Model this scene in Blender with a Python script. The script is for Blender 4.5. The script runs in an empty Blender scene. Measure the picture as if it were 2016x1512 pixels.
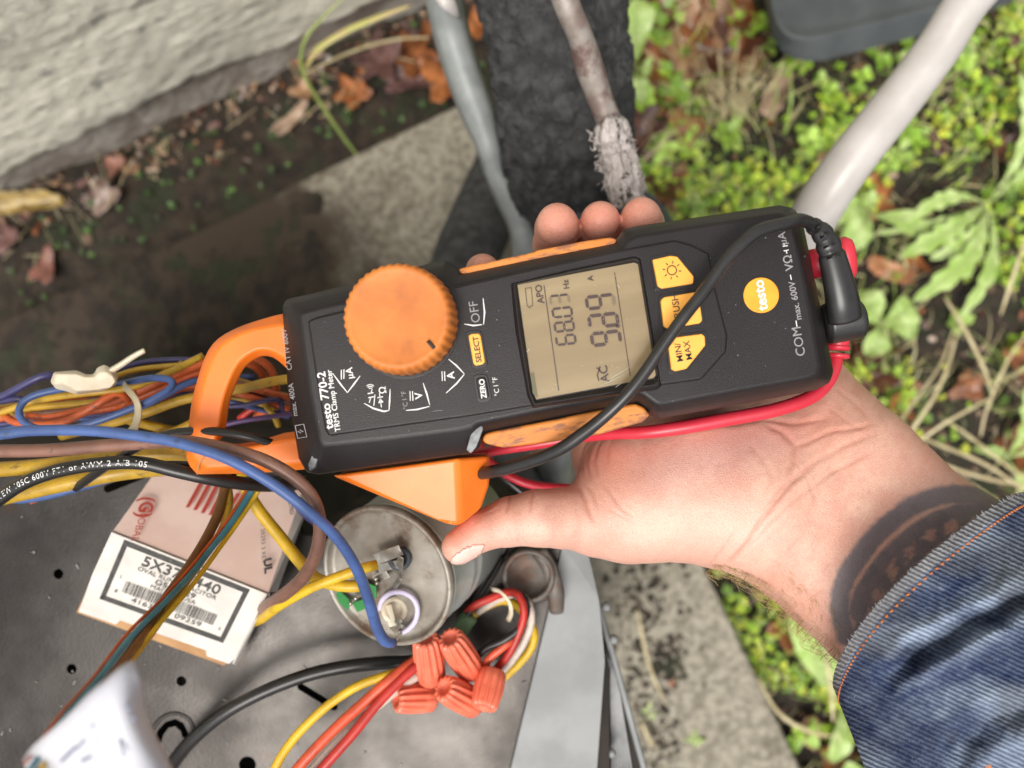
import bpy, bmesh, math, random
import numpy as np
from mathutils import Vector, Matrix
random.seed(7); np.random.seed(7)
R = math.radians
scene = bpy.context.scene
COL = scene.collection

# ------------------------------------------------------------------ camera, sky, sun, exposure
F, CX, CY, CH = 1500.0, 1008.0, 756.0, 1.0        # focal length and centre in photo pixels, camera height (m)
cam_d = bpy.data.cameras.new('camera'); cam = bpy.data.objects.new('camera', cam_d); COL.objects.link(cam)
cam.location = (0, 0, CH); cam.rotation_euler = (0, 0, 0)
cam_d.sensor_width = 36; cam_d.lens = 36*F/2016
cam_d.clip_start = 0.01; cam_d.clip_end = 200
cam_d.dof.use_dof = True; cam_d.dof.focus_distance = 0.312; cam_d.dof.aperture_fstop = 6.2
scene.camera = cam
SUN = Vector((-0.14, -0.40, 0.95)).normalized()
el = math.asin(SUN.z); az = math.atan2(SUN.x, SUN.y)
w = bpy.data.worlds.new('World'); scene.world = w; w.use_nodes = True
nt = w.node_tree; bg = nt.nodes['Background']
sky = nt.nodes.new('ShaderNodeTexSky'); sky.sky_type = 'NISHITA'; sky.sun_disc = False
sky.sun_elevation = el; sky.sun_rotation = az; sky.air_density = 1.0; sky.dust_density = 4.0
hs = nt.nodes.new('ShaderNodeHueSaturation'); hs.inputs['Saturation'].default_value = 0.12
nt.links.new(sky.outputs[0], hs.inputs['Color']); nt.links.new(hs.outputs[0], bg.inputs['Color'])
bg.inputs['Strength'].default_value = 0.105
sd = bpy.data.lights.new('sun', 'SUN'); sd.energy = 1.5; sd.angle = R(28); sd.color = (1.0, 0.95, 0.88)
so = bpy.data.objects.new('sun', sd); COL.objects.link(so); so.rotation_euler = SUN.to_track_quat('Z', 'Y').to_euler()
so.location = SUN*5
vs = scene.view_settings
scene.display_settings.display_device = 'sRGB'
vs.view_transform = 'Standard'; vs.look = 'None'; vs.exposure = 0.82; vs.gamma = 1.0; vs.use_curve_mapping = False
scene.cycles.use_denoising = True
try: scene.cycles.denoiser = 'OPENIMAGEDENOISE'
except Exception: pass
scene.cycles.max_bounces = 6; scene.cycles.transmission_bounces = 4; scene.cycles.transparent_max_bounces = 6
scene.cycles.use_adaptive_sampling = True; scene.cycles.adaptive_threshold = 0.015
scene.cycles.caustics_reflective = False; scene.cycles.caustics_refractive = False

# ------------------------------------------------------------------ helpers
def P(x, y, d): return Vector(((x-CX)/F*d, (CY-y)/F*d, CH-d))
def px(r, d): return r/F*d
def S(r, g, b):
    f = lambda c: (c/255/12.92) if c/255 <= 0.04045 else ((c/255+0.055)/1.055)**2.4
    return (f(r), f(g), f(b))

def nd(t, kind, **k):
    n = t.nodes.new(kind)
    for a, b in k.items(): setattr(n, a, b)
    return n
def mixc(t, fac, a, b, blend='MIX'):
    m = nd(t, 'ShaderNodeMix', data_type='RGBA', blend_type=blend)
    for s, v in ((0, fac), (6, a), (7, b)):
        if hasattr(v, 'links') or hasattr(v, 'is_linked'): t.links.new(v, m.inputs[s])
        elif s == 0: m.inputs[0].default_value = v
        else: m.inputs[s].default_value = (*v[:3], 1)
    return m.outputs[2]
def noise(t, vec, scale, detail=4, rough=.55, dist=0):
    n = nd(t, 'ShaderNodeTexNoise'); t.links.new(vec, n.inputs['Vector'])
    n.inputs['Scale'].default_value = scale; n.inputs['Detail'].default_value = detail
    n.inputs['Roughness'].default_value = rough; n.inputs['Distortion'].default_value = dist
    return n.outputs['Fac']
def ramp(t, v, a, b):
    m = nd(t, 'ShaderNodeMapRange'); m.interpolation_type = 'SMOOTHSTEP'
    t.links.new(v, m.inputs[0]); m.inputs[1].default_value = a; m.inputs[2].default_value = b
    return m.outputs[0]
def bumpn(t, h, strength, dist, prev=None):
    b = nd(t, 'ShaderNodeBump'); b.inputs['Strength'].default_value = strength; b.inputs['Distance'].default_value = dist
    t.links.new(h, b.inputs['Height'])
    if prev is not None: t.links.new(prev, b.inputs['Normal'])
    return b.outputs[0]
def M(name, c, c2=None, r=.5, met=0, ns=60, lo=.35, hi=.65, det=5, stretch=None,
      dirt=None, ds=250, dlo=.6, dhi=.72, damt=1.0, bump=0, bs=400, bd=.001, coat=0, sss=0, spec=.5, r2=None, attr=None, trans=0, two=None):
    m = bpy.data.materials.new(name); m.use_nodes = True; t = m.node_tree; p = t.nodes['Principled BSDF']
    tc = nd(t, 'ShaderNodeTexCoord'); vec = tc.outputs['Object']
    if stretch:
        mp = nd(t, 'ShaderNodeMapping'); t.links.new(vec, mp.inputs[0]); mp.inputs['Rotation'].default_value = stretch[0]
        ms = nd(t, 'ShaderNodeMapping'); t.links.new(mp.outputs[0], ms.inputs[0]); ms.inputs['Scale'].default_value = stretch[1]
        vec = ms.outputs[0]
    col = None
    if attr:
        a = nd(t, 'ShaderNodeAttribute', attribute_name=attr); col = a.outputs['Color']
        if c2 is not None: col = mixc(t, 1.0, col, mixc(t, ramp(t, noise(t, vec, ns, det), lo, hi), c, c2), 'MULTIPLY')
    elif c2 is not None: col = mixc(t, ramp(t, noise(t, vec, ns, det), lo, hi), c, c2)
    if dirt is not None:
        f = ramp(t, noise(t, vec, ds, 6, .65), dlo, dhi)
        if damt < 1:
            mm = nd(t, 'ShaderNodeMath', operation='MULTIPLY'); t.links.new(f, mm.inputs[0]); mm.inputs[1].default_value = damt; f = mm.outputs[0]
        col = mixc(t, f, col if col is not None else c, dirt)
    if col is not None: t.links.new(col, p.inputs['Base Color'])
    else: p.inputs['Base Color'].default_value = (*c, 1)
    p.inputs['Roughness'].default_value = r; p.inputs['Metallic'].default_value = met
    p.inputs['Specular IOR Level'].default_value = spec
    if r2 is not None:
        mr = nd(t, 'ShaderNodeMapRange'); t.links.new(noise(t, vec, ns*1.7, 4), mr.inputs[0])
        mr.inputs[1].default_value = .3; mr.inputs[2].default_value = .7; mr.inputs[3].default_value = r; mr.inputs[4].default_value = r2
        t.links.new(mr.outputs[0], p.inputs['Roughness'])
    if coat: p.inputs['Coat Weight'].default_value = coat; p.inputs['Coat Roughness'].default_value = .08
    if sss:
        p.inputs['Subsurface Weight'].default_value = sss; p.inputs['Subsurface Radius'].default_value = (1, .35, .2); p.inputs['Subsurface Scale'].default_value = .004
    if trans: p.inputs['Transmission Weight'].default_value = trans
    if bump: t.links.new(bumpn(t, noise(t, vec, bs, 5, .6), bump, bd), p.inputs['Normal'])
    return m

WL = {}
def org(o): return WL[o.name] if o is not None else Vector((0, 0, 0))
def tag(o, label=None, cat=None, group=None, kind=None):
    if label: o['label'] = label
    if cat: o['category'] = cat
    if group: o['group'] = group
    if kind: o['kind'] = kind
    return o
def thing(name, label, cat, loc, group=None):
    o = bpy.data.objects.new(name, None); COL.objects.link(o); o.location = loc; o.empty_display_size = .02
    WL[o.name] = Vector(loc); return tag(o, label, cat, group)
def mk(name, V, Fc, mat, parent=None, smooth=True, bevel=0, seg=2, loc=None, label=None, auto=None):
    V = np.array([tuple(v) for v in V], dtype=np.float64) if not isinstance(V, np.ndarray) else V
    o0 = org(parent) if parent is not None else (Vector(loc) if loc is not None else Vector(V.mean(axis=0)))
    me = bpy.data.meshes.new(name); me.from_pydata((V-np.array(o0)).tolist(), [], [tuple(f) for f in Fc] if not isinstance(Fc, np.ndarray) else Fc.tolist())
    me.validate(); me.update()
    if smooth: me.polygons.foreach_set('use_smooth', [True]*len(me.polygons))
    mats = mat if isinstance(mat, (list, tuple)) else [mat]
    for mm in mats: me.materials.append(mm)
    o = bpy.data.objects.new(name, me); COL.objects.link(o)
    if parent is not None: o.parent = parent
    else: o.location = o0
    WL[o.name] = o0
    if bevel:
        b = o.modifiers.new('bevel', 'BEVEL'); b.width = bevel; b.segments = seg; b.limit_method = 'ANGLE'; b.angle_limit = R(25); b.harden_normals = False
    if smooth and (auto or bevel):
        wn = o.modifiers.new('wn', 'WEIGHTED_NORMAL'); wn.keep_sharp = False
    if label: o['label'] = label
    return o
class MB:
    def __init__(s): s.v = []; s.f = []
    def add(s, V, Fc):
        n = len(s.v); s.v += [tuple(v) for v in V]; s.f += [tuple(i+n for i in f) for f in Fc]
    def build(s, name, mat, parent=None, **k): return mk(name, s.v, s.f, mat, parent, **k)
def area2(poly):
    return sum(poly[i][0]*poly[(i+1) % len(poly)][1]-poly[(i+1) % len(poly)][0]*poly[i][1] for i in range(len(poly)))
def prism_vf(top, bot):
    """top/bot: lists of world vectors, same count, any order"""
    n = len(top)
    if area2([(v[0], v[1]) for v in top]) < 0: top = top[::-1]; bot = bot[::-1]
    return list(top)+list(bot), [tuple(range(n)), tuple(range(2*n-1, n-1, -1))]+[(i, n+i, n+(i+1) % n, (i+1) % n) for i in range(n)]
def plate(pts, d, th, grow=0):
    """polygon of photo points at depth d, straight walls th metres downwards; pts may carry own depth"""
    top = [P(p[0], p[1], p[2] if len(p) > 2 else d) for p in pts]
    c = sum(top, Vector())/len(top)
    bot = [Vector((c.x+(v.x-c.x)*(1+grow), c.y+(v.y-c.y)*(1+grow), v.z-th)) for v in top]
    return prism_vf(top, bot)
def rings_vf(rings, cap0=True, cap1=True):
    n = len(rings[0]); V = [v for r in rings for v in r]; Fc = []
    for k in range(len(rings)-1):
        a, b = k*n, (k+1)*n
        Fc += [(a+i, b+i, b+(i+1) % n, a+(i+1) % n) for i in range(n)]
    if cap0: Fc.append(tuple(range(n)))
    if cap1: Fc.append(tuple(range(len(V)-1, len(V)-n-1, -1)))
    return V, Fc
def spline(pts, step):
    """Catmull-Rom through points (numpy n x k), about step long pieces measured on first 3 columns"""
    p = np.array(pts, float); q = np.vstack([2*p[0]-p[1], p, 2*p[-1]-p[-2]]); out = []
    for i in range(1, len(q)-2):
        L = np.linalg.norm((q[i+1]-q[i])[:3]); n = max(2, int(L/step))
        t = np.linspace(0, 1, n, endpoint=False)[:, None]
        out.append(.5*((2*q[i])+(-q[i-1]+q[i+1])*t+(2*q[i-1]-5*q[i]+4*q[i+1]-q[i+2])*t**2+(-q[i-1]+3*q[i]-3*q[i+1]+q[i+2])*t**3))
    return np.vstack(out+[q[-2][None]])
def frames(C):
    T = np.gradient(C, axis=0); T /= np.linalg.norm(T, axis=1)[:, None]+1e-12
    up = np.array([0, 0, 1.]); N = np.zeros_like(T); n = np.cross(T[0], up)
    if np.linalg.norm(n) < .1: n = np.cross(T[0], [1., 0, 0])
    for i in range(len(T)):
        n = n-T[i]*n.dot(T[i]); n /= np.linalg.norm(n)+1e-12; N[i] = n
    return T, N, np.cross(N, T)
def path(pts, r, step=.003):
    """pts (x,y,d[,rpx]) photo points -> centre line + radii in metres"""
    A = []
    for p in pts:
        v = P(p[0], p[1], p[2]); rr = p[3] if len(p) > 3 else r
        A.append((v.x, v.y, v.z, px(rr, p[2])))
    q = spline(A, step); return q[:, :3], np.maximum(q[:, 3], 1e-5)
def tube_vf(C, rad, seg=10, cap=True, squash=None):
    T, N, B = frames(C); th = np.linspace(0, 2*np.pi, seg, endpoint=False)
    V = (C[:, None]+rad[:, None, None]*(np.cos(th)[None, :, None]*N[:, None]+np.sin(th)[None, :, None]*B[:, None]*(squash or 1))).reshape(-1, 3)
    n = len(C); Fc = [(k*seg+i, k*seg+(i+1) % seg, (k+1)*seg+(i+1) % seg, (k+1)*seg+i) for k in range(n-1) for i in range(seg)]
    if cap: Fc += [tuple(range(seg-1, -1, -1)), tuple(range((n-1)*seg, n*seg))]
    return V, Fc
def tube(name, pts, r, mat, parent=None, seg=12, step=.003, squash=None, wob=0, **k):
    C, rad = path(pts, r, step)
    if wob: C = C+np.cumsum(np.random.randn(*C.shape), 0)*0+np.sin(np.arange(len(C))[:, None]*.35+np.random.rand(3)*6)*wob
    V, Fc = tube_vf(C, rad, seg, squash=squash); return mk(name, V, Fc, mat, parent, **k)
def lathe_vf(a, b, prof, seg=32, ridge=0, nr=0):
    """profile [(t along a->b, radius m, ridged?)] about axis a->b"""
    a = np.array(a); b = np.array(b); ax = b-a; L = np.linalg.norm(ax); ax = ax/L
    n = np.cross(ax, [0, 0, 1.]);
    if np.linalg.norm(n) < .05: n = np.array([1., 0, 0]); n = n-ax*n.dot(ax)
    n /= np.linalg.norm(n); m = np.cross(ax, n); th = np.linspace(0, 2*np.pi, seg, endpoint=False)
    rings = []
    for p in prof:
        rr = p[1]*(1+(p[2] if len(p) > 2 else 0)*np.cos(th*nr))
        rings.append(a+ax*L*p[0]+rr[:, None]*(np.cos(th)[:, None]*n+np.sin(th)[:, None]*m))
    V = np.vstack(rings); k = len(prof)
    Fc = [(j*seg+i, j*seg+(i+1) % seg, (j+1)*seg+(i+1) % seg, (j+1)*seg+i) for j in range(k-1) for i in range(seg)]
    Fc += [tuple(range(seg-1, -1, -1)), tuple(range((k-1)*seg, k*seg))]
    return V, Fc
def text_mesh(s, bold=0, align='CENTER', spacing=1.0):
    cu = bpy.data.curves.new('t', 'FONT'); cu.body = s; cu.align_x = align; cu.align_y = 'CENTER'; cu.offset = bold; cu.resolution_u = 3; cu.space_character = spacing
    o = bpy.data.objects.new('t', cu); COL.objects.link(o)
    dg = bpy.context.evaluated_depsgraph_get(); me = bpy.data.meshes.new_from_object(o.evaluated_get(dg))
    V = np.array([v.co[:] for v in me.vertices]) if len(me.vertices) else np.zeros((0, 3)); Fc = [tuple(p.vertices) for p in me.polygons]
    bpy.data.objects.remove(o); bpy.data.curves.remove(cu); bpy.data.meshes.remove(me)
    return V, Fc
class Plane2:
    """maps photo-plane 2d (x right, y down) glyph coordinates at depth d, text running at angle (deg, photo up is 90)"""
    def __init__(s, x, y, d, ang, size): s.o = P(x, y, d); s.k = px(size, d); a = R(ang); s.ux = Vector((math.cos(a), math.sin(a), 0)); s.uy = Vector((-math.sin(a), math.cos(a), 0))
    def __call__(s, V): return [s.o+s.ux*(v[0]*s.k)+s.uy*(v[1]*s.k) for v in V]
def text(s, x, y, d, ang, size, mat, parent, bold=0, name='lettering', align='CENTER', spacing=1.0, sx=1.0):
    V, Fc = text_mesh(s, bold, align, spacing); V = V*np.array([sx, 1, 1])
    return mk(name, Plane2(x, y, d, ang, size)(V), Fc, mat, parent, smooth=False)
def bil(q, u, v): a, b, c, e = q; return a*(1-u)*(1-v)+b*u*(1-v)+c*u*v+e*(1-u)*v
def quad_text(mb, q, s, u, v, hu, hv, bold=0, align='CENTER', rot=0, off=.0002):
    """text in quad q (a b c e = top-left, top-right, bottom-right, bottom-left world), hu/hv glyph size in u, v"""
    V, Fc = text_mesh(s, bold, align); n = (q[1]-q[0]).cross(q[3]-q[0]).normalized()
    if n.z < 0: n = -n
    cr, sr = math.cos(R(rot)), math.sin(R(rot))
    out = [bil(q, u+(x*cr-y*sr)*hu, v-(x*sr+y*cr)*hv)+n*off for x, y, z in V]; mb.add(out, Fc)
def quad_rect(mb, q, u0, v0, u1, v1, off=.0002):
    n = (q[1]-q[0]).cross(q[3]-q[0]).normalized()
    if n.z < 0: n = -n
    mb.add([bil(q, u, v)+n*off for u, v in ((u0, v0), (u0, v1), (u1, v1), (u1, v0))], [(0, 1, 2, 3)])
def ribbon_vf(pts, d, wpx, step=None):
    """flat line of width wpx on a plane at depth d"""
    p = np.array(pts, float)
    if step: p = spline(np.c_[p, np.zeros(len(p))], step)[:, :2]
    V = []; n = len(p)
    for i in range(n):
        t = p[min(i+1, n-1)]-p[max(i-1, 0)]; t /= np.linalg.norm(t); nn = np.array([-t[1], t[0]])
        w_ = (wpx[0]+(wpx[1]-wpx[0])*math.sin(math.pi*i/max(1, n-1)))/2 if isinstance(wpx, tuple) else wpx/2
        a = p[i]+nn*w_; b = p[i]-nn*w_; V += [P(a[0], a[1], d), P(b[0], b[1], d)]
    return V, [(2*i, 2*i+2, 2*i+3, 2*i+1) for i in range(n-1)]
def hashn(x, y, s=0):
    v = np.sin(x*127.1+y*311.7+s*74.7)*43758.5453; return v-np.floor(v)
def vnoise(x, y, s=0):
    xi, yi = np.floor(x), np.floor(y); xf, yf = x-xi, y-yi; u = xf*xf*(3-2*xf); v = yf*yf*(3-2*yf)
    return (hashn(xi, yi, s)*(1-u)+hashn(xi+1, yi, s)*u)*(1-v)+(hashn(xi, yi+1, s)*(1-u)+hashn(xi+1, yi+1, s)*u)*v
def fbm(x, y, s=0, o=4):
    return sum(vnoise(x*2**i, y*2**i, s+i)*.5**(i+1) for i in range(o))
def seg_dist(X, Y, pl):
    """distance of points to a polyline (photo px) and parameter"""
    best = np.full(X.shape, 1e9); par = np.zeros(X.shape); L = 0
    pl = np.array(pl, float); tot = np.sum(np.linalg.norm(np.diff(pl, axis=0), axis=1))
    for a, b in zip(pl[:-1], pl[1:]):
        ab = b-a; l2 = ab.dot(ab); h = np.clip(((X-a[0])*ab[0]+(Y-a[1])*ab[1])/l2, 0, 1)
        dd = np.hypot(X-a[0]-h*ab[0], Y-a[1]-h*ab[1]); m = dd < best
        best[m] = dd[m]; par[m] = (L+h[m]*math.sqrt(l2))/tot; L += math.sqrt(l2)
    return best, par
def setcol(o, rgb, name='col'):
    a = o.data.color_attributes.new(name, 'FLOAT_COLOR', 'POINT')
    arr = np.ones((len(o.data.vertices), 4), np.float32); arr[:, :3] = rgb; a.data.foreach_set('color', arr.ravel())

# ------------------------------------------------------------------ materials
m_soil = M('soil', (.016, .011, .007), (.045, .030, .018), r=.85, ns=45, det=8, dirt=(.022, .026, .010), ds=18, dlo=.5, dhi=.62, bump=.9, bs=160, bd=.006)
m_conc = M('concrete', (.17, .15, .115), (.33, .30, .235), r=.9, ns=130, det=8, dirt=(.10, .08, .055), ds=22, dlo=.54, dhi=.70, damt=.8, bump=.8, bs=260, bd=.002)
m_wall = M('render_wall', stretch=((0, 0, R(-24.6)), (.38, 1, 1)), c=(.58, .56, .47), c2=(.84, .80, .67), r=.9, ns=14, det=9, lo=.3, hi=.6, dirt=(.36, .34, .30), ds=90, dlo=.54, dhi=.66, bump=.55, bs=95, bd=.005)
m_wallbase = M('wall_base', (.28, .235, .20), (.48, .44, .39), r=.95, ns=18, det=8, bump=.8, bs=70, bd=.006)
m_panel = M('galvanised_panel', (.025, .0222, .0202), (.044, .040, .037), r=.27, met=.80, spec=.35, ns=22, r2=.40, det=8, dirt=(.050, .030, .020), ds=35, dlo=.60, dhi=.75, damt=.55, bump=.25, bs=500, bd=.0004)
m_flange = M('painted_flange', (.22, .225, .225), (.28, .285, .285), r=.6, met=.1, ns=30, bump=.1, bs=200, bd=.0004)
m_dark = M('dark_metal', (.010, .008, .006), (.03, .022, .016), r=.8, ns=30)
m_fin = M('fin_metal', (.22, .22, .22), (.32, .32, .32), r=.5, met=.3)
m_black = M('black_plastic', (.0125, .0098, .0100), (.0165, .013, .0135), r=.37, ns=40, dirt=(.07, .065, .06), ds=420, dlo=.62, dhi=.82, damt=.5, bump=.45, bs=2000, bd=.0003, spec=.32)
m_gloss = M('black_gloss', (.012, .010, .010), r=.3)
m_worn = M('worn_grey', (.16, .165, .17), (.26, .27, .28), r=.6, ns=500, bump=.4, bs=900, bd=.0003)
m_orange = M('orange_plastic', (.74, .155, .010), (.80, .19, .016), r=.40, ns=40, dirt=(.45, .12, .02), ds=300, dlo=.62, dhi=.8, damt=.5, bump=.08, bs=800, bd=.0002, sss=.08)
m_knob = M('worn_orange', (.48, .135, .02), (.60, .19, .032), r=.56, ns=45, dirt=(.34, .10, .022), ds=75, dlo=.45, dhi=.72, damt=.6, bump=.25, bs=1500, bd=.0002)
m_grip = M('orange_rubber', (.60, .19, .03), (.66, .23, .04), r=.55, ns=50, dirt=(.22, .09, .05), ds=170, dlo=.47, dhi=.60, damt=.85, stretch=((0, 0, R(-11)), (.45, 1.5, 1)), bump=.3, bs=700, bd=.0003)
m_btn = M('yellow_button', (.86, .37, .05), (.90, .43, .07), r=.45, ns=60, dirt=(.45, .16, .04), ds=220, dlo=.66, dhi=.75, damt=.5)
m_white = M('print_white', (.72, .72, .70), r=.6)
m_grey = M('print_grey', (.26, .25, .25), r=.6)
m_ink = M('print_black', (.02, .018, .016), r=.6)
m_lcd = M('lcd_glass', (.24, .175, .095), (.31, .235, .13), r=.16, ns=35, stretch=((0, 0, R(-12)), (.25, 2.2, 1)), lo=.3, hi=.7, det=4, coat=.5, spec=.5)  # stretched streaks in the colour stand in for a wavy reflection
m_lcdedge = M('lcd_edge', (.11, .10, .045), r=.3)
m_seg = M('lcd_segment', (.055, .030, .026), r=.4)
m_segf = M('lcd_segment_faint', (.17, .125, .075), r=.3)
m_rub = M('black_rubber', (.013, .012, .012), (.022, .020, .020), r=.34, ns=80, bump=.1, bs=500, bd=.0002)
m_red = M('red_rubber', (.52, .022, .042), (.60, .032, .055), r=.36, ns=60)
def wirem(n, c, k=1.0, r=.42): return M(n, c, tuple(x*.72 for x in c), r=r, ns=90, dirt=tuple(x*.22+.018 for x in c), ds=230, dlo=.56, dhi=.70, damt=k, bump=.15, bs=900, bd=.0002)
w_blue = wirem('wire_blue', (.062, .115, .30), .6); w_navy = wirem('wire_navy', (.045, .04, .13), .8)
w_brown = wirem('wire_brown', (.22, .105, .072), .7); w_yel = wirem('wire_yellow', (.50, .30, .022), .9)
w_yelc = wirem('wire_yellow_clean', (.70, .44, .02), .25); w_or = wirem('wire_orange', (.58, .11, .025), .7)
w_blk = wirem('wire_black', (.014, .012, .011), .3, .36); w_red = wirem('wire_red', (.50, .03, .02), .3); w_orr = wirem('wire_orange_red', (.66, .09, .035), .3)
w_wht = wirem('wire_white', (.70, .58, .50), .3); w_teal = wirem('wire_teal', (.06, .24, .30), .3); w_brn2 = wirem('wire_dark_brown', (.19, .085, .025), .4); w_pur = wirem('wire_purple', (.10, .045, .16), .6); w_lil = M('lilac_plastic', (.55, .50, .66), r=.4); w_grn = M('green_paper', (.03, .20, .05), r=.5); w_grnsl = wirem('wire_green_sleeve', (.14, .26, .12), .5)
m_nut = M('orange_nut', (.70, .145, .08), (.78, .18, .10), r=.36, ns=90, dirt=(.45, .06, .03), ds=300, dlo=.58, dhi=.75, damt=.6)
m_cap = M('capacitor_tin', (.24, .21, .17), (.40, .37, .32), r=.5, met=.35, ns=38, det=8, dirt=(.13, .075, .045), ds=60, dlo=.50, dhi=.66, damt=.75, bump=.3, bs=500, bd=.0003)
m_capside = M('capacitor_side', (.42, .46, .43), (.56, .60, .57), r=.35, met=.35, ns=50)
m_silver = M('silver_tab', (.60, .57, .52), (.40, .36, .30), r=.28, met=.85, ns=200)
m_pink = M('box_card_pink', (.70, .50, .43), (.78, .60, .53), r=.65, ns=40, dirt=(.45, .28, .2), ds=70, dlo=.62, dhi=.8, damt=.5)
m_label = M('box_label_white', (.50, .46, .42), (.60, .56, .51), r=.7, ns=50, dirt=(.42, .33, .26), ds=330, dlo=.62, dhi=.70, damt=.65, bump=.3, bs=120, bd=.0006)
m_card = M('box_card_brown', (.34, .18, .08), (.42, .24, .11), r=.9, ns=60, bump=.3, bs=300, bd=.0005)
m_redink = M('print_red', (.42, .05, .035), r=.7)
m_blkink = M('label_ink', (.035, .033, .032), (.06, .056, .052), r=.7, ns=300, dirt=(.45, .40, .35), ds=420, dlo=.66, dhi=.70, damt=.7)
m_tagm = M('white_tag', (.56, .56, .60), (.46, .46, .52), r=.6, ns=30)
m_tagink = M('tag_ink', (.16, .17, .24), r=.7)
m_nylon = M('nylon_white', (.72, .64, .50), (.60, .50, .36), r=.45, ns=60, sss=.3)
m_tie = M('nylon_tie', (.42, .36, .24), r=.4, sss=.3)
m_foam = M('black_foam', (.026, .026, .027), (.066, .067, .067), r=.75, ns=90, bump=1.0, bs=150, bd=.008)
m_cu = M('oxidised_copper', (.20, .15, .13), (.33, .30, .27), r=.55, met=.3, ns=70, det=7, dirt=(.12, .06, .05), ds=60, dlo=.5, dhi=.65, damt=.8)
m_foil = M('frayed_foil', (.36, .32, .30), (.56, .51, .49), r=.5, met=.2, ns=200, dirt=(.07, .055, .05), ds=140, dlo=.56, dhi=.62, bump=.8, bs=400, bd=.002)
m_cond = M('grey_conduit', (.20, .215, .21), (.27, .285, .28), r=.45, ns=40)
m_elbow = M('dark_blue_rubber', (.035, .043, .055), (.05, .058, .07), r=.5)
m_pvc = M('white_pvc', (.43, .40, .375), (.50, .47, .45), r=.35, ns=30, dirt=(.4, .36, .32), ds=150, dlo=.64, dhi=.75, damt=.4)
m_lid = M('grey_box_plastic', (.045, .052, .054), (.065, .073, .075), r=.42, ns=25, bump=.1, bs=200, bd=.0005)
m_leafg = M('leaf_green', (.16, .34, .035), attr=None, r=.45)
m_grn = M('weed_green', (1, 1, 1), (.75, .8, .7), attr='col', r=.42, ns=60, sss=0)
m_dead = M('dead_leaf', (1, 1, 1), (.55, .5, .45), attr='col', r=.35, ns=60, bump=.4, bs=150, bd=.002)
m_straw = M('straw', (.58, .50, .30), (.42, .34, .18), r=.6, ns=60)
# ------------------------------------------------------------------ ground, pad, wall
def grid_axis(c, h, step, far):
    a = np.arange(c-h, c+h+step/2, step); out = []; x = step
    e = c+h; 
    while e < c+far: x *= 1.5; e += x; out.append(e)
    lo = []; x = step; e = c-h
    while e > c-far: x *= 1.5; e -= x; lo.append(e)
    return np.concatenate([np.array(lo[::-1]), a, np.array(out)])
gx = grid_axis(0, .75, .006, 60); gy = grid_axis(0, .60, .006, 60)
X, Y = np.meshgrid(gx, gy, indexing='ij')
Z = (fbm(X*9, Y*9, 3)-.45)*.030+(fbm(X*60, Y*60, 9, 3)-.45)*.014-.004
nx, ny = X.shape; idx = np.arange(nx*ny).reshape(nx, ny)
Fq = np.stack([idx[:-1, :-1], idx[1:, :-1], idx[1:, 1:], idx[:-1, 1:]], -1).reshape(-1, 4)
ground = mk('ground', np.c_[X.ravel(), Y.ravel(), Z.ravel()], Fq, m_soil, loc=(0, 0, 0)); tag(ground, kind='structure')
def gz(x, y): return (fbm(np.float64(x)*9, np.float64(y)*9, 3)-.45)*.030+(fbm(np.float64(x)*60, np.float64(y)*60, 9, 3)-.45)*.014-.004

# equipment pad of concrete
pad_px = [(938, 187), (1110, 540), (1300, 931), (1585, 1533), (1820, 2030), (200, 2800), (-1100, 1180), (-300, 788), (340, 476)]
V, Fc = plate(pad_px, .945, .07)
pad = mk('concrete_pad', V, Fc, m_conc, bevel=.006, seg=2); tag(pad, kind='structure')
# brown grime tint that also paints shade onto the wall side of the slab
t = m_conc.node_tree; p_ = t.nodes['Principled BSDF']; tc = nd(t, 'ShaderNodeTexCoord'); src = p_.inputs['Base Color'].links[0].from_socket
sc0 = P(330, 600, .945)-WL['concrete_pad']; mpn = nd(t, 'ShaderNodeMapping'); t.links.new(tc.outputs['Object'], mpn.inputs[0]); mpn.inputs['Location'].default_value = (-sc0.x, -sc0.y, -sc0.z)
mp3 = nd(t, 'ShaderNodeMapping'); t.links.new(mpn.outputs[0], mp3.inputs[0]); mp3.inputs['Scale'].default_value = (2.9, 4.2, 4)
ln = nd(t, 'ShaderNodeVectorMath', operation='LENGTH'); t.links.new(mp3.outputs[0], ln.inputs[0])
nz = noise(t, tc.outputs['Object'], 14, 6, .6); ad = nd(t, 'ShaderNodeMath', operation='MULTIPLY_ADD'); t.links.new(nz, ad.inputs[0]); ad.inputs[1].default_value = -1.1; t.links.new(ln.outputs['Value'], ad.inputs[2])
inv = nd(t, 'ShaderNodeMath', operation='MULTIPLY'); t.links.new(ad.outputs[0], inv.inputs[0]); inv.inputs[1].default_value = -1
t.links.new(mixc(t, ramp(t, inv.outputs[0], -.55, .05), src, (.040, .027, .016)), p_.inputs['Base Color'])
def in_poly(x, y, poly):
    c = False; n = len(poly)
    for i in range(n):
        x1, y1 = poly[i]; x2, y2 = poly[(i+1) % n]
        if (y1 > y) != (y2 > y) and x < (x2-x1)*(y-y1)/(y2-y1)+x1: c = not c
    return c

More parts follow.
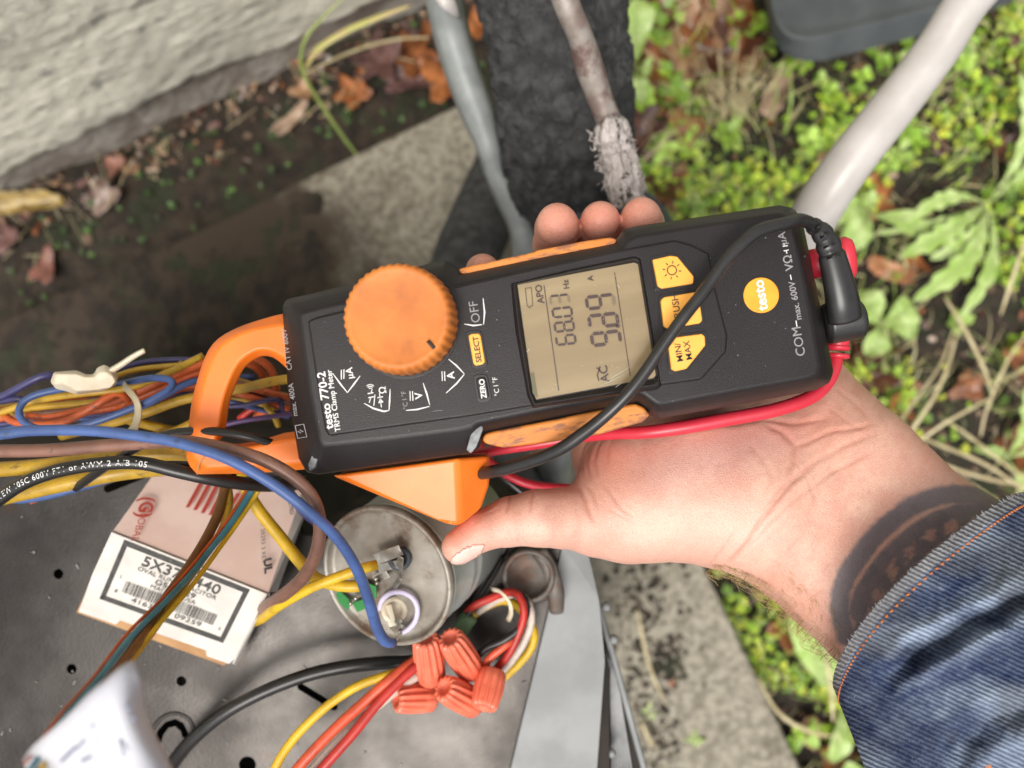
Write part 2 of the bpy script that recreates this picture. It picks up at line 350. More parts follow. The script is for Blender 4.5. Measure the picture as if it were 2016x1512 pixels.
# foundation wall with a flaking coat
A = P(0, 390, 1.0); B = P(850, 0, 1.0); du = (B-A).normalized(); dn = Vector((du.y, -du.x, 0))
if dn.dot(Vector((0, 0, 0))-A) < 0: dn = -dn
us = grid_axis(.25, .50, .0045, 6); zs = np.concatenate([np.arange(-.05, .50, .0045), np.array([.55, .7, 1.0, 1.6])])
U, Zz = np.meshgrid(us, zs, indexing='ij')
edge = .070+.055*(fbm(U*7, U*0+.3, 21)-.45)+.016*(fbm(U*45, U*0, 22)-.45)
coat = np.clip((Zz-edge)/.006, 0, 1)
dep = coat*(.014+.004*fbm(U*8, Zz*8, 5)*.5)+(fbm(U*34, Zz*34, 11, 4)-.5)*.0036*(.35+coat*.65)+(fbm(U*110, Zz*110, 12, 2)-.5)*.0026
patch = np.clip((fbm(U*5, Zz*9, 33)-.50)*20, 0, 1)*coat; dep -= patch*.0015
W = np.array(A)[None, None]+U[..., None]*np.array(du)+dep[..., None]*np.array(dn)+Zz[..., None]*np.array([0, 0, 1])
nx, nz = U.shape; idx = np.arange(nx*nz).reshape(nx, nz)
Fq = np.stack([idx[:-1, :-1], idx[1:, :-1], idx[1:, 1:], idx[:-1, 1:]], -1).reshape(-1, 4)
Vw = W.reshape(-1, 3).tolist(); n0 = len(Vw); bk = (-np.array(dn)*.25)
Vw += [(W[i, -1]+bk).tolist() for i in range(nx)]
Fl = Fq.tolist()+[[idx[i, -1], idx[i+1, -1], n0+i+1, n0+i] for i in range(nx-1)]
wall = mk('foundation_wall', np.array(Vw), np.array(Fl), [m_wall, m_wallbase])
cm = coat[:-1, :-1].reshape(-1) < .5
mi = np.zeros(len(Fl), np.int32); mi[:len(cm)] = cm; wall.data.polygons.foreach_set('material_index', mi)
tag(wall, 'pale rendered foundation wall with its coating flaking off along the bottom', 'wall')

# ------------------------------------------------------------------ condenser cabinet
unit = thing('condenser_unit', 'opened grey metal condenser cabinet with loose wiring standing on the concrete pad', 'air conditioner', P(700, 1300, .95))
PD = .42
m_boss = M('dusty_zinc', (.10, .088, .075), (.20, .18, .16), r=.6, met=.3, ns=60, dirt=(.14, .08, .055), ds=80, dlo=.45, dhi=.65, bump=.4, bs=400, bd=.0006)
def curve_plate(name, outer, holes, d, th, mat, parent, bev=.0006):
    cu = bpy.data.curves.new('c', 'CURVE'); cu.dimensions = '2D'; cu.fill_mode = 'BOTH'; cu.extrude = th/2; cu.bevel_depth = 0
    for lp in [outer]+holes:
        s = cu.splines.new('POLY'); s.points.add(len(lp)-1); s.use_cyclic_u = True
        for i, p in enumerate(lp): v = P(p[0], p[1], d); s.points[i].co = (v.x, v.y, 0, 1)
    o = bpy.data.objects.new('c', cu); COL.objects.link(o); dg = bpy.context.evaluated_depsgraph_get()
    me = bpy.data.meshes.new_from_object(o.evaluated_get(dg)); V = [v.co+Vector((0, 0, CH-d-th/2)) for v in me.vertices]; Fc = [tuple(p.vertices) for p in me.polygons]
    bpy.data.objects.remove(o); bpy.data.curves.remove(cu); bpy.data.meshes.remove(me)
    return mk(name, V, Fc, mat, parent, smooth=False)
def circ(x, y, r, n=18, ry=None): return [(x+r*math.cos(2*math.pi*i/n), y+(ry or r)*math.sin(2*math.pi*i/n)) for i in range(n)]
def slot(x0, y0, x1, y1, w_, n=6):
    a = math.atan2(y1-y0, x1-x0); return [(x1+w_*math.cos(a-math.pi/2+math.pi*i/n), y1+w_*math.sin(a-math.pi/2+math.pi*i/n)) for i in range(n+1)]+[(x0+w_*math.cos(a+math.pi/2+math.pi*i/n), y0+w_*math.sin(a+math.pi/2+math.pi*i/n)) for i in range(n+1)]
arch = [(306, 1466), (300, 1456), (312, 1436), (326, 1421), (345, 1415), (362, 1424), (371, 1444), (366, 1456), (358, 1450), (356, 1440), (345, 1430), (332, 1433), (322, 1446), (318, 1460)]
holes = [circ(115, 1130, 10), circ(141, 1317, 10), circ(357, 1341, 10), circ(487, 1506, 17), slot(592, 1352, 658, 1392, 7), slot(212, 962, 292, 930, 8), arch]
curve_plate('control_panel', [(-700, 905), (560, 915), (592, 1052), (700, 1075), (1108, 1080), (1060, 1290), (1003, 1530), (925, 1880), (-700, 1880)], holes, PD, .0016, m_panel, unit)
# raised lip round the arch knockout and the slot
V, Fc = tube_vf(*path([(292, 1462, PD), (300, 1436, PD), (320, 1412, PD), (346, 1404, PD), (372, 1416, PD), (382, 1440, PD), (378, 1462, PD)], 4, .002), 8, squash=.5); mk('knockout_rim', V, Fc, m_panel, unit)
V, Fc = plate([(-700, 912), (560, 922), (600, 1056), (1090, 1086), (1145, 1090), (1268, 1530), (1370, 1880), (-700, 1880)], .452, .48); mk('cabinet_base', V, Fc, m_dark, unit, smooth=False)
# sloping light flange beside the panel
def strip(name, L, Rr, mat, th=.002, **k):
    top = [P(*p) for p in L]+[P(*p) for p in Rr[::-1]]; bot = [v-Vector((0, 0, th)) for v in top]
    V = top+bot; n = len(top); m_ = len(L); Fc = [(i, n-1-i, n-2-i, i+1) for i in range(m_-1)]+[(i, n+i, n+(i+1) % n, (i+1) % n) for i in range(n)]+[(n+i+1, 2*n-2-i, 2*n-1-i, n+i) for i in range(m_-1)]
    return mk(name, V, Fc, mat, unit, smooth=False, **k)
strip('side_flange', [(1110, 1074, .417), (1084, 1182, .417), (1056, 1300, .417), (1003, 1520, .417), (925, 1880, .417)], [(1152, 1078, .420), (1176, 1180, .421), (1188, 1300, .422), (1172, 1520, .423), (1152, 1880, .423)], m_flange, bevel=.0008)
strip('flange_edge', [(1190, 1300, .43), (1182, 1400, .43), (1173, 1520, .43), (1156, 1880, .43)], [(1202, 1320, .432), (1200, 1400, .432), (1200, 1520, .432), (1205, 1880, .432)], m_dark, .02)
tube('guard_rail', [(1146, 1080, .445), (1180, 1200, .445), (1218, 1330, .445), (1270, 1520, .445), (1370, 1880, .445)], 6.5, m_flange, unit, seg=8, squash=.7)
for i, (x, y) in enumerate([(1193, 1194), (1208, 1258), (1187, 1402), (1203, 1482)]):
    V, Fc = lathe_vf(P(x, y, .442), P(x, y, .434), [(0, .0026), (.4, .0028), (.7, .0028), (1, .0015)], 10); mk('screw', V, Fc, m_flange, unit)
for i in range(7):
    f = i/7
    tube('louvre_fin', [(1190+6*f, 1262+26*(1-f)+f*6, .449), (1202+10*f+f*6, 1340, .449), (1206+44*f, 1520, .449), (1215+120*f, 1880, .449)], 2.6, m_fin, unit, seg=6, step=.02)
# dirty round boss with silver lug behind the capacitor
V, Fc = lathe_vf(P(1046, 1130, PD), P(1040, 1134, .400), [(0, .0165), (.1, .0155), (.8, .0145), (.95, .0138), (1, .0122), (.93, .0112), (.80, .0105), (.78, .004)], 26); mk('pipe_boss', V, Fc, m_boss, unit)
V, Fc = tube_vf(*path([(1062, 1086, .405, 16), (1082, 1120, .404, 15), (1094, 1165, .404, 17), (1096, 1205, .408, 14)], 15, .003), 10, squash=.6); mk('boss_lug', V, Fc, m_boss, unit)

# ------------------------------------------------------------------ pipes and boxes behind
ins = tube('insulated_pipe', [(1060, -160, .47, 150), (1086, 0, .49, 138), (1104, 130, .51, 133), (1114, 260, .54, 126), (1120, 350, .58, 116), (1118, 400, .66, 96), (1112, 440, .80, 78), (1108, 470, .97, 68)], 130, m_foam, seg=96, step=.003)
me = ins.data; co = np.zeros(len(me.vertices)*3); me.vertices.foreach_get('co', co); co = co.reshape(-1, 3); no = np.zeros(len(me.vertices)*3); me.vertices.foreach_get('normal', no); no = no.reshape(-1, 3)
an = np.arctan2(no[:, 0], no[:, 2]); co += no*((np.clip(fbm(an*14, co[:, 1]*190, 4, 3), .28, .52)-.45)*.022)[:, None]; me.vertices.foreach_set('co', co.ravel())
tag(ins, 'thick black foam insulated refrigerant line hanging above the fingertips', 'pipe')
cu_ = tube('copper_pipe', [(1085, -120, .395, 27), (1112, 0, .40, 26), (1142, 75, .41, 25), (1160, 130, .42, 28), (1182, 190, .43, 25), (1208, 262, .44, 24), (1225, 330, .45, 22), (1240, 400, .50, 20), (1250, 470, .62, 18)], 26, m_cu, seg=20, step=.004, wob=.0006)
tag(cu_, 'thin oxidised copper pipe lying along the black insulation', 'pipe')
fo = tube('foil_wrap', [(1198, 246, .425, 22), (1205, 268, .425, 28), (1213, 300, .43, 29), (1221, 335, .43, 27), (1228, 365, .43, 31), (1234, 390, .435, 33)], 34, m_foil, seg=64, step=.0012)
me = fo.data; co = np.zeros(len(me.vertices)*3); me.vertices.foreach_get('co', co); co = co.reshape(-1, 3); no = np.zeros(len(me.vertices)*3); me.vertices.foreach_get('normal', no); no = no.reshape(-1, 3)
an = np.arctan2(no[:, 0], no[:, 2]); co += no*((fbm(an*4, co[:, 1]*90, 8, 3)-.5)*.009+(fbm(an*16, co[:, 1]*500, 2, 2)-.5)*.004)[:, None]; me.vertices.foreach_set('co', co.ravel())
tag(fo, 'frayed silvery foil wrap torn open at the end of the copper pipe', 'pipe wrap')
mb = MB()
for i in range(46):
    side = random.choice((-1, 1)); t = random.random(); x = 1200+36*t+side*random.uniform(30, 36); y = 262+128*t
    C, rad = path([(x, y, .425), (x+side*random.uniform(3, 9), y+random.uniform(-8, 9), .423), (x+side*random.uniform(6, 15), y+random.uniform(-14, 16), .425, .4)], 1.5, .001); mb.add(*tube_vf(C, rad, 4))
o = mb.build('loose_fibres', m_foil, fo); tag(o, kind='stuff')
gc = tube('grey_conduit', [(850, -120, .50, 40), (872, -20, .52, 38), (890, 70, .54, 37), (918, 160, .55, 36), (946, 235, .56, 34), (962, 285, .56, 26), (975, 330, .57, 25), (1003, 385, .58, 30), (1026, 440, .59, 28), (1036, 500, .60, 28), (1030, 600, .66, 28), (1000, 700, .8, 25)], 34, m_cond, seg=6, step=.006)
tag(gc, 'flat grey plastic conduit bending down to the left of the black insulation', 'conduit')
C, rad = path([(860, -30, .508, 16), (878, 0, .505, 17), (892, 18, .51, 12), (903, 34, .517, 3)], 15, .002)
so_ = mk('white_sealant', *tube_vf(C, rad, 12, squash=.5), m_pvc); tag(so_, 'blob of white sealant on the grey conduit at the top of the picture', 'sealant')
dh = tube('gap_shade_tube', [(1110, 60, .9, 55), (1055, 190, .88, 60), (1000, 320, .86, 62), (950, 430, .82, 64), (915, 520, .80, 66), (890, 640, .80, 68), (900, 760, .85, 70)], 60, m_foam, seg=20, step=.01)  # dark tube added to fill in the shaded gap beside the pad edge
tag(dh, 'added dark tube standing for the shaded gap behind the grey conduit', 'shade filler')
eb = tube('rubber_elbow', [(1120, 470, .56, 52), (1165, 425, .56, 54), (1225, 415, .57, 54), (1272, 450, .58, 52), (1300, 520, .64, 50), (1300, 600, .8, 44)], 52, m_elbow, seg=24, step=.006)
tag(eb, 'smooth dark blue rubber elbow behind the fingertips', 'pipe elbow')
pv = tube('white_pipe', [(2040, -140, .47, 42), (1908, 0, .48, 42), (1850, 90, .49, 43), (1775, 190, .50, 44), (1695, 290, .51, 45), (1640, 365, .52, 46), (1600, 430, .54, 47), (1560, 520, .6, 46), (1530, 600, .75, 38), (1500, 680, .98, 30)], 44, m_pvc, seg=36, step=.006)
tag(pv, 'white plastic pipe running diagonally over the weeds', 'pipe')
bx = thing('junction_box', 'dark grey plastic box with rounded corners lying in the weeds at the top', 'box', P(1700, 20, .98))
o1 = [(1490, -160), (1500, -40), (1512, 40), (1520, 72), (1536, 98), (1560, 114), (1590, 121), (1620, 120), (1860, 58), (2000, 0), (2050, -160)]
def inset(pts, k, c): return [(c[0]+(x-c[0])*k, c[1]+(y-c[1])*k) for x, y in pts]
o2 = [(1504, -160), (1514, -40), (1522, 20), (1530, 45), (1545, 62), (1565, 72), (1590, 75), (1615, 72), (1850, 12), (1975, -40), (2010, -160)]
V, Fc = rings_vf([[P(x, y, .86) for x, y in inset(o2, .93, (1750, -160))], [P(x, y, .855) for x, y in o2], [P(x, y, .875) for x, y in o1]], True, False)
mk('box_lid', V, Fc, m_lid, bx, bevel=.003, seg=3)
V, Fc = rings_vf([[P(x, y, .879) for x, y in o1], [P(x, y, .98) for x, y in o1]], True, True); mk('box_body', V, Fc, m_lid, bx, bevel=.002)
vp = tube('steel_pipe', [(1092, 870, .60, 34), (1094, 910, .62, 34), (1090, 950, .75, 30), (1080, 990, .93, 26)], 34, m_cond, seg=20); tag(vp, 'grey pipe stub seen through the gap between thumb and meter', 'pipe')
V, Fc = tube_vf(*path([(985, 870, .62, 30), (1010, 905, .63, 34), (1035, 950, .66, 34), (1050, 1010, .7, 30)], 30, .006), 16, squash=.6); o = mk('pale_bracket', V, Fc, m_flange); tag(o, 'pale metal bracket behind the black test lead beside the thumb', 'bracket')

# soil washed over the wall side of the pad; its dark spread doubles as shade
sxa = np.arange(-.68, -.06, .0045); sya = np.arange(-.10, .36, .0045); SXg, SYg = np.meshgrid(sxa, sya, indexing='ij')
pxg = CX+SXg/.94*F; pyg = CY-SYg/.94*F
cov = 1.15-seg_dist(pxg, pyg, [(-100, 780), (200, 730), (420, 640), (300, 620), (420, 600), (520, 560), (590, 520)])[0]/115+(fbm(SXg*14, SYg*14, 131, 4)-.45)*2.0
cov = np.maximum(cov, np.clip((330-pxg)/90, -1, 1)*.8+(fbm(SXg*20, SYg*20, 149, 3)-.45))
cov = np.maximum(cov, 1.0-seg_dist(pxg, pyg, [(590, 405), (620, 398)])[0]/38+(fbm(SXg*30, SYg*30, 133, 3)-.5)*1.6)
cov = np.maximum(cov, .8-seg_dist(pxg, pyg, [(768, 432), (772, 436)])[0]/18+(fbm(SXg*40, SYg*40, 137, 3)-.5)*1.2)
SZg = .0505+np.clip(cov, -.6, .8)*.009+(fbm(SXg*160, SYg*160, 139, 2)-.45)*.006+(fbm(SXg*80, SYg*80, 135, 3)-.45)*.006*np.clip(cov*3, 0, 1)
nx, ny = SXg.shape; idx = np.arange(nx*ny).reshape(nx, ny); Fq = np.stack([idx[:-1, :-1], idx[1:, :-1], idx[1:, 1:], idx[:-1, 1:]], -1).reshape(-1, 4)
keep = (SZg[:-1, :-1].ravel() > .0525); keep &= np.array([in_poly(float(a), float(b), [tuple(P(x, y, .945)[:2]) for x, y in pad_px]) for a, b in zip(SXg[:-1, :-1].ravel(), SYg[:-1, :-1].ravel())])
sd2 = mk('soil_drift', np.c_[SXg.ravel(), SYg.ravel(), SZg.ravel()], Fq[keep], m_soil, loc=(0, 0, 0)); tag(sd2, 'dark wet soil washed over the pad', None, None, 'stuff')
# ------------------------------------------------------------------ clamp meter
meter = thing('clamp_meter', 'black and orange digital clamp meter held in the open hand', 'clamp meter', P(1090, 690, .33))
Dp, Ds, Do, Db = .2895, .2915, .301, .333          # face plate, shoulder, widest line, back
O = [(556,604),(564,589),(615,578),(745,546),(855,516),(882,513),(908,534),(1050,503),(1212,472),(1226,453),(1248,446),(1400,424),(1535,404),(1563,410),(1579,432),(1597,515),(1614,600),(1641,732),(1633,754),(1605,768),(1450,797),(1298,824),(1282,817),(1254,797),(1100,826),(953,856),(944,882),(925,893),(780,913),(628,934),(604,930),(588,902),(567,770)]
Sh = [(590,624),(595,615),(620,608),(748,578),(850,549),(868,546),(890,562),(1048,531),(1220,497),(1236,474),(1254,464),(1400,441),(1530,421),(1547,425),(1560,442),(1577,520),(1592,598),(1614,722),(1608,736),(1590,744),(1445,770),(1303,797),(1290,793),(1262,772),(1097,801),(940,833),(926,842),(902,846),(775,862),(642,876),(632,870),(627,850),(611,770)]
c = (1100, 690)
Bk = [(c[0]+(x-c[0])*.965, c[1]+(y-c[1])*.93) for x, y in O]
Mid = [(x*.4+a*.6, y*.4+b*.6) for (x, y), (a, b) in zip(Sh, O)]
V, Fc = rings_vf([[P(x, y, Ds) for x, y in Sh], [P(x, y, Ds+.0042) for x, y in Mid], [P(x, y, Do) for x, y in O], [P(x, y, .318) for x, y in O], [P(x, y, Db) for x, y in Bk]])
mk('housing', V, Fc, m_black, meter, bevel=.0012, seg=3)
fp = [(606,632),(622,625),(700,606),(880,568),(1060,527),(1218,493),(1329,473),(1362,482),(1396,499),(1408,566),(1432,660),(1430,692),(1381,747),(1309,757),(1100,790),(925,819),(648,858),(640,846),(622,740)]
V, Fc = plate(fp, Dp, .004, .012); mk('face_plate', V, Fc, m_black, meter, bevel=.0009, seg=3)
# groove line round the inner face and the raised rim of the screen
rim = [(1004,556),(1012,549),(1248,503),(1258,508),(1300,757),(1294,766),(1052,803),(1043,797),(1018,660)]
lcd = [(1019,561),(1130,539),(1248,517),(1256,520),(1272,620),(1291,738),(1286,744),(1170,765),(1056,786),(1049,770),(1030,640)]
V, Fc = rings_vf([[P(x, y, Dp-.0012) for x, y in [(1007,559),(1130,530),(1249,506),(1260,510),(1280,628),(1300,757),(1292,764),(1170,783),(1050,801),(1040,780),(1016,650)]], [P(x, y, Dp-.0024) for x, y in [(1012,560),(1130,534),(1249,510),(1258,513),(1276,624),(1297,750),(1290,757),(1170,778),(1053,796),(1044,776),(1022,645)]], [P(x, y, Dp+.0006) for x, y in lcd]], False, False)
V2 = list(V); n = 11
base = [P(x, y, Dp+.001) for x, y in [(1005,558),(1130,528),(1249,504),(1262,509),(1282,630),(1303,759),(1293,767),(1170,786),(1049,804),(1037,782),(1013,651)]]
V2 += base; Fc = list(Fc)+[(3*n+i, i, (i+1) % n, 3*n+(i+1) % n) for i in range(n)]
mk('screen_bezel', V2, Fc, m_black, meter, bevel=.0004)
V, Fc = plate(lcd, Dp-.0001, .0014); scr = mk('screen', V, Fc, m_lcd, meter, smooth=False)
dS = Dp-.00035
m_pale = M('scratch_white', (.45, .40, .30), r=.5)
# things printed on the screen; quad a=reading top-left ... reading runs up the photo
q = [P(1053, 785, dS), P(1019, 560, dS), P(1256, 517, dS), P(1292, 743, dS)]   # u reads upwards, v runs right
mbS = MB(); mbF = MB()
def qpt(x, y):   # photo px to plane point
    return P(x, y, dS-.0001)
def pl(x0, y0, x1, y1, w_): V, Fc = ribbon_vf([(x0, y0), (x1, y1)], dS-.0001, w_); mbS.add(V, Fc)
def digit(cx, cy, h, wd, segs, faint=''):
    """7-segment digit centred at photo cx,cy; h = height along reading-up, reading right = up the photo"""
    rx = np.array([-.152, -.988]); ry = np.array([-.985, .172]); t = h*.125; g = t*.18
    sl = .06
    def put(a, b, mb):
        a = np.array(a, float); b = np.array(b, float); dd = (b-a)/np.linalg.norm(b-a); nn = np.array([-dd[1], dd[0]])
        a2 = a+dd*g; b2 = b-dd*g; pts = [a2, a2+dd*t/2+nn*t/2, b2-dd*t/2+nn*t/2, b2, b2-dd*t/2-nn*t/2, a2+dd*t/2-nn*t/2]
        W2 = [np.array([cx, cy])+rx*(p[0]+p[1]*sl)+ry*p[1] for p in pts]; mb.add([P(p[0], p[1], dS-.0001) for p in W2], [tuple(range(6))])
    w2, h2 = wd/2, h/2
    SG = {'a': ((-w2, h2), (w2, h2)), 'b': ((w2, h2), (w2, 0)), 'c': ((w2, 0), (w2, -h2)), 'd': ((-w2, -h2), (w2, -h2)), 'e': ((-w2, 0), (-w2, -h2)), 'f': ((-w2, h2), (-w2, 0)), 'g': ((-w2, 0), (w2, 0))}
    for s in segs: put(*SG[s], mbS)
    for s in faint: put(*SG[s], mbF)
digit(1114, 669, 37, 17, 'acdefg'); digit(1111, 643, 37, 17, 'abcdefg'); digit(1107, 615, 37, 17, 'abcdef'); digit(1102, 590, 36, 17, 'bc', 'adg')
digit(1193, 666, 55, 23, 'abcdfg'); digit(1188, 631, 55, 23, 'abdegc'); digit(1182, 594, 53, 23, 'abcfg', 'd')
pl(1125.5, 630, 1126.5, 625, 5); pl(1216, 645, 1217, 638, 7)
pl(1071, 562, 1100, 769, 1.8); pl(1210, 536, 1241, 740, 1.6)
for a in [(1034,568,1046,566),(1046,566,1049,602),(1049,602,1044,603),(1044,603,1044,606),(1044,606,1041,606),(1041,606,1041,603),(1041,603,1038,603),(1038,603,1034,568)]: pl(*a, 1.3)
pl(1174, 724, 1180, 727, 2.4); pl(1180, 727, 1176, 738, 2.6); pl(1176, 738, 1179, 750, 2.6)
mbS.build('segment_digits', m_seg, meter, smooth=False); mbF.build('faint_segments', m_segf, meter, smooth=False)
for s, x, y, sz, b in (('APO', 1063, 579, 19, .02), ('Hz', 1115, 560, 16, .02), ('A', 1163, 548, 16, .02), ('AC', 1190, 736, 24, .02)): text(s, x, y, dS-.0001, 99, sz, m_seg, meter, b)
V, Fc = plate([(1049, 775), (1045, 735), (1051, 733), (1059, 783)], dS-.0001, .0001); mk('screen_corner', V, Fc, m_lcdedge, meter, smooth=False)

# knob
ka, kb = P(781, 624, .2725), P(796, 633, .2892)
prof = [(0, .0192, .0), (.003, .0192), (.0, .0), ]
V, Fc = lathe_vf(kb, ka, [(0, .0206, .012), (.25, .0204, .015), (.70, .0199, .015), (.88, .0194, .013), (.97, .0186, .008), (1.0, .0176, 0), (.985, .0168, 0), (.97, .0150, 0), (.965, .0140, 0), (.955, .0128, 0), (.945, .006, 0)], 264, nr=40)
mk('knob', V, Fc, m_knob, meter)
V, Fc = tube_vf(*path([(842, 671, .2716), (855, 686, .2718)], 3.6, .001), 8); mk('knob_mark', V, Fc, m_ink, meter)
V, Fc = plate(circ(797, 636, 109, 60, 110), Dp-.0003, .0004); mk('knob_dial', V, Fc, m_gloss, meter, bevel=.0002)

# grips, trigger, worn corner patches
def plate_p(name, pts, d, th, mat, bev=.0008, grow=0, seg=3, **k): V, Fc = plate(pts, d, th, grow); return mk(name, V, Fc, mat, meter, bevel=bev, seg=seg, **k)
plate_p('side_grip', [(903,529),(930,522),(1050,496),(1058,492),(1150,474),(1203,466),(1216,471),(1208,486),(1150,498),(1040,517),(925,543),(906,538)], .2975, .026, m_grip, .0012)
plate_p('side_grip', [(955,853),(975,848),(1100,824),(1200,803),(1252,794),(1268,802),(1282,817),(1264,832),(1180,856),(1090,870),(992,882),(958,875),(948,866)], .2975, .026, m_grip, .0018)
T_ = [(652,935,.3060),(900,901,.3030),(963,897,.3150),(964,952,.3160),(947,1001,.3140),(906,1034,.3090),(886,1033,.3085),(862,1024,.3090)]
top = [P(*p) for p in T_]; mid_ = [P(*p) for p in [(655,937,.318),(900,901,.318),(962,897,.322),(963,952,.322),(946,1001,.322),(906,1034,.320),(886,1033,.320),(862,1024,.320)]]; bot = [v-Vector((0, 0, .016)) for v in mid_]
n = 8; Fc = [(0, 7, 6, 5, 1), (1, 5, 4, 3, 2)]+[(i_, (i_+1) % n, n+(i_+1) % n, n+i_) for i_ in range(n)]+[(n+i_, n+(i_+1) % n, 2*n+(i_+1) % n, 2*n+i_) for i_ in range(n)]+[tuple(range(2*n, 3*n))]
o = mk('jaw_trigger', top+mid_+bot, Fc, m_orange, meter, bevel=.0020, seg=5); bm = bmesh.new(); bm.from_mesh(o.data); bmesh.ops.recalc_face_normals(bm, faces=bm.faces); bm.to_mesh(o.data); bm.free(); o.modifiers['bevel'].angle_limit = R(12)
plate_p('worn_corner', [(932,836),(948,832),(951,845),(938,880),(927,893),(918,886)], .2935, .004, m_worn, .0005)
plate_p('worn_corner', [(622,876),(633,874),(632,890),(619,921),(609,928),(606,915)], .2952, .004, m_worn, .0005)

# jaws
up = [(590,617),(560,617),(520,627),(470,644),(428,668),(405,700),(388,750),(376,800),(369,868)]
lo = [(433,868),(444,845),(453,790),(470,745),(487,718),(512,702),(532,702),(550,712),(590,750)]
def resample(pts, n):
    q_ = spline(np.c_[np.array(pts, float), np.zeros(len(pts))], 2)[:, :2]; cu_l = np.r_[0, np.cumsum(np.linalg.norm(np.diff(q_, axis=0), axis=1))]; s_ = np.linspace(0, cu_l[-1], n)
    return [(float(np.interp(s, cu_l, q_[:, 0])), float(np.interp(s, cu_l, q_[:, 1]))) for s in s_]
up = resample(up, 26); lo = resample(lo, 26)
c2 = lambda p, k: (p[0]+(505-p[0])*k, p[1]+(790-p[1])*k)
def ring_jaw(name, outer, inner, b=.12):
    top = [((x*.82+xi*.18), (y*.82+yi*.18)) for (x, y), (xi, yi) in zip(outer, inner[::-1])]
    topi = [((x*.20+xi*.80), (y*.20+yi*.80)) for (x, y), (xi, yi) in zip(outer, inner[::-1])][::-1]
    r0 = [P(x, y, .302) for x, y in top+topi]; r1 = [P(x, y, .3075) for x, y in outer+inner]; r2 = [P(x, y, .3195) for x, y in outer+inner]
    r3 = [P(x, y, .332) for x, y in [(x*.9+xi*.1, y*.9+yi*.1) for (x, y), (xi, yi) in zip(outer, inner[::-1])]+inner]
    V, Fc = rings_vf([r0, r1, r2, r3]); return mk(name, V, Fc, m_orange, meter, bevel=.0012, seg=3)
ring_jaw('upper_jaw', up, lo)
ring_jaw('lower_jaw', [(371,872),(366,900),(374,918),(388,934),(500,932),(604,924)], [(604,846),(560,852),(510,868),(470,874),(440,872),(424,872)])
V, Fc = tube_vf(*path([(388,934,.3035),(392,915,.302),(405,893,.302),(398,884,.3025),(385,882,.303)], 1.3, .001), 6); mk('jaw_joint', V, Fc, m_card, meter)

# buttons
def button(name, pts, mat, k=1.10, h=.0016, rimd=.0005):
    cx = sum(p[0] for p in pts)/len(pts); cy = sum(p[1] for p in pts)/len(pts)
    g = [(cx+(x-cx)*(1+5.5/max(12, abs(x-cx)+1e-3)*1), cy+(y-cy)*(1+5.5/max(12, abs(y-cy)+1e-3))) for x, y in pts]
    V, Fc = plate(g, Dp-.0004, .0006); mk('button_surround', V, Fc, m_gloss, meter, bevel=.0002)
    V, Fc = plate(pts, Dp-h, h+.001, .01); return mk(name, V, Fc, mat, meter, bevel=.0005, seg=3)
button('light_button', [(1285,511),(1320,503),(1334,505),(1366,544),(1365,558),(1303,568),(1295,563)], m_btn)
button('inrush_button', [(1301,592),(1307,585),(1368,575),(1376,582),(1383,630),(1379,636),(1315,647),(1307,642)], m_btn)
button('min_max_button', [(1315,671),(1321,665),(1382,657),(1388,662),(1389,680),(1352,726),(1330,731),(1322,727)], m_btn)
button('select_button', [(922,661),(928,657),(942,656),(946,660),(955,712),(951,717),(937,720),(932,716)], m_btn, h=.0012)
button('zero_button', [(937,747),(942,743),(953,742),(957,746),(963,779),(959,784),(948,787),(943,784)], m_black, h=.0009)
def slope_text(st, x, y, ang, size):
    V, Fc = text_mesh(st, .008); out = []
    for v in Plane2(x, y, .2955, ang, size)(V):
        X_ = CX+v.x/.2955*F; Y_ = CY-v.y/.2955*F; e = np.interp(Y_, [604, 770, 902], [556, 567, 588]); d_ = np.interp(X_-e, [0, 13, 22, 40], [.3005, .2975, .2945, .2915])-.0009; out.append(P(X_, Y_, float(d_)))
    mk('lettering', out, Fc, m_grey, meter, smooth=False)
Db1 = Dp-.0018; Dt = Dp-.00015; Dst = Ds-.00015
text('SELECT', 940, 688, Dp-.0014, 98, 15.5, m_ink, meter, .02, sx=1.02); text('ZERO', 951, 765, Dp-.0011, 98, 15, m_white, meter, .02)
text('INRUSH', 1333, 612, Db1, 98.5, 19, m_ink, meter, .005); text('MIN/', 1337, 694, Db1, 100, 18, m_ink, meter, .005); text('MAX', 1355, 690, Db1, 100, 18, m_ink, meter, .005)
mb = MB()
ring = [(1323+9*math.cos(a), 532+9*math.sin(a)) for a in np.linspace(0, 2*math.pi, 25)]; mb.add(*ribbon_vf(ring, Db1, 2.2))
for k in range(8):
    a = k*math.pi/4+.1; mb.add(*ribbon_vf([(1323+13*math.cos(a), 532+13*math.sin(a)), (1323+18.5*math.cos(a), 532+18.5*math.sin(a))], Db1, 2.0))
mb.build('sun_icon', m_ink, meter, smooth=False)
text('OFF', 935, 614, Dt, 99, 25, m_grey, meter); text('°C I °F', 977, 761, Dt, 98, 13.5, m_white, meter); text('°C I °F', 797, 788, Dt, 98, 13, m_grey, meter)
text('µA', 689, 735, Dt, 98, 19, m_white, meter, .01); text('V', 825, 779, Dt, 98, 21, m_white, meter, .015); text('A', 888, 739, Dt, 98, 21, m_white, meter, .015); text('Ω', 754, 768, Dt, 98, 19, m_white, meter, .01)
text('testo 770-2', 641, 788, Dt, 98.5, 23, m_white, meter, .018, sx=1.06); text('TRMS Clamp Meter', 657, 789, Dt, 98.5, 15.5, m_white, meter, .010, sx=.98)
slope_text('CAT IV 600V', 565, 688, 98, 15); slope_text('max. 400A', 577, 787, 98, 15)
dT = .2938; mb = MB()
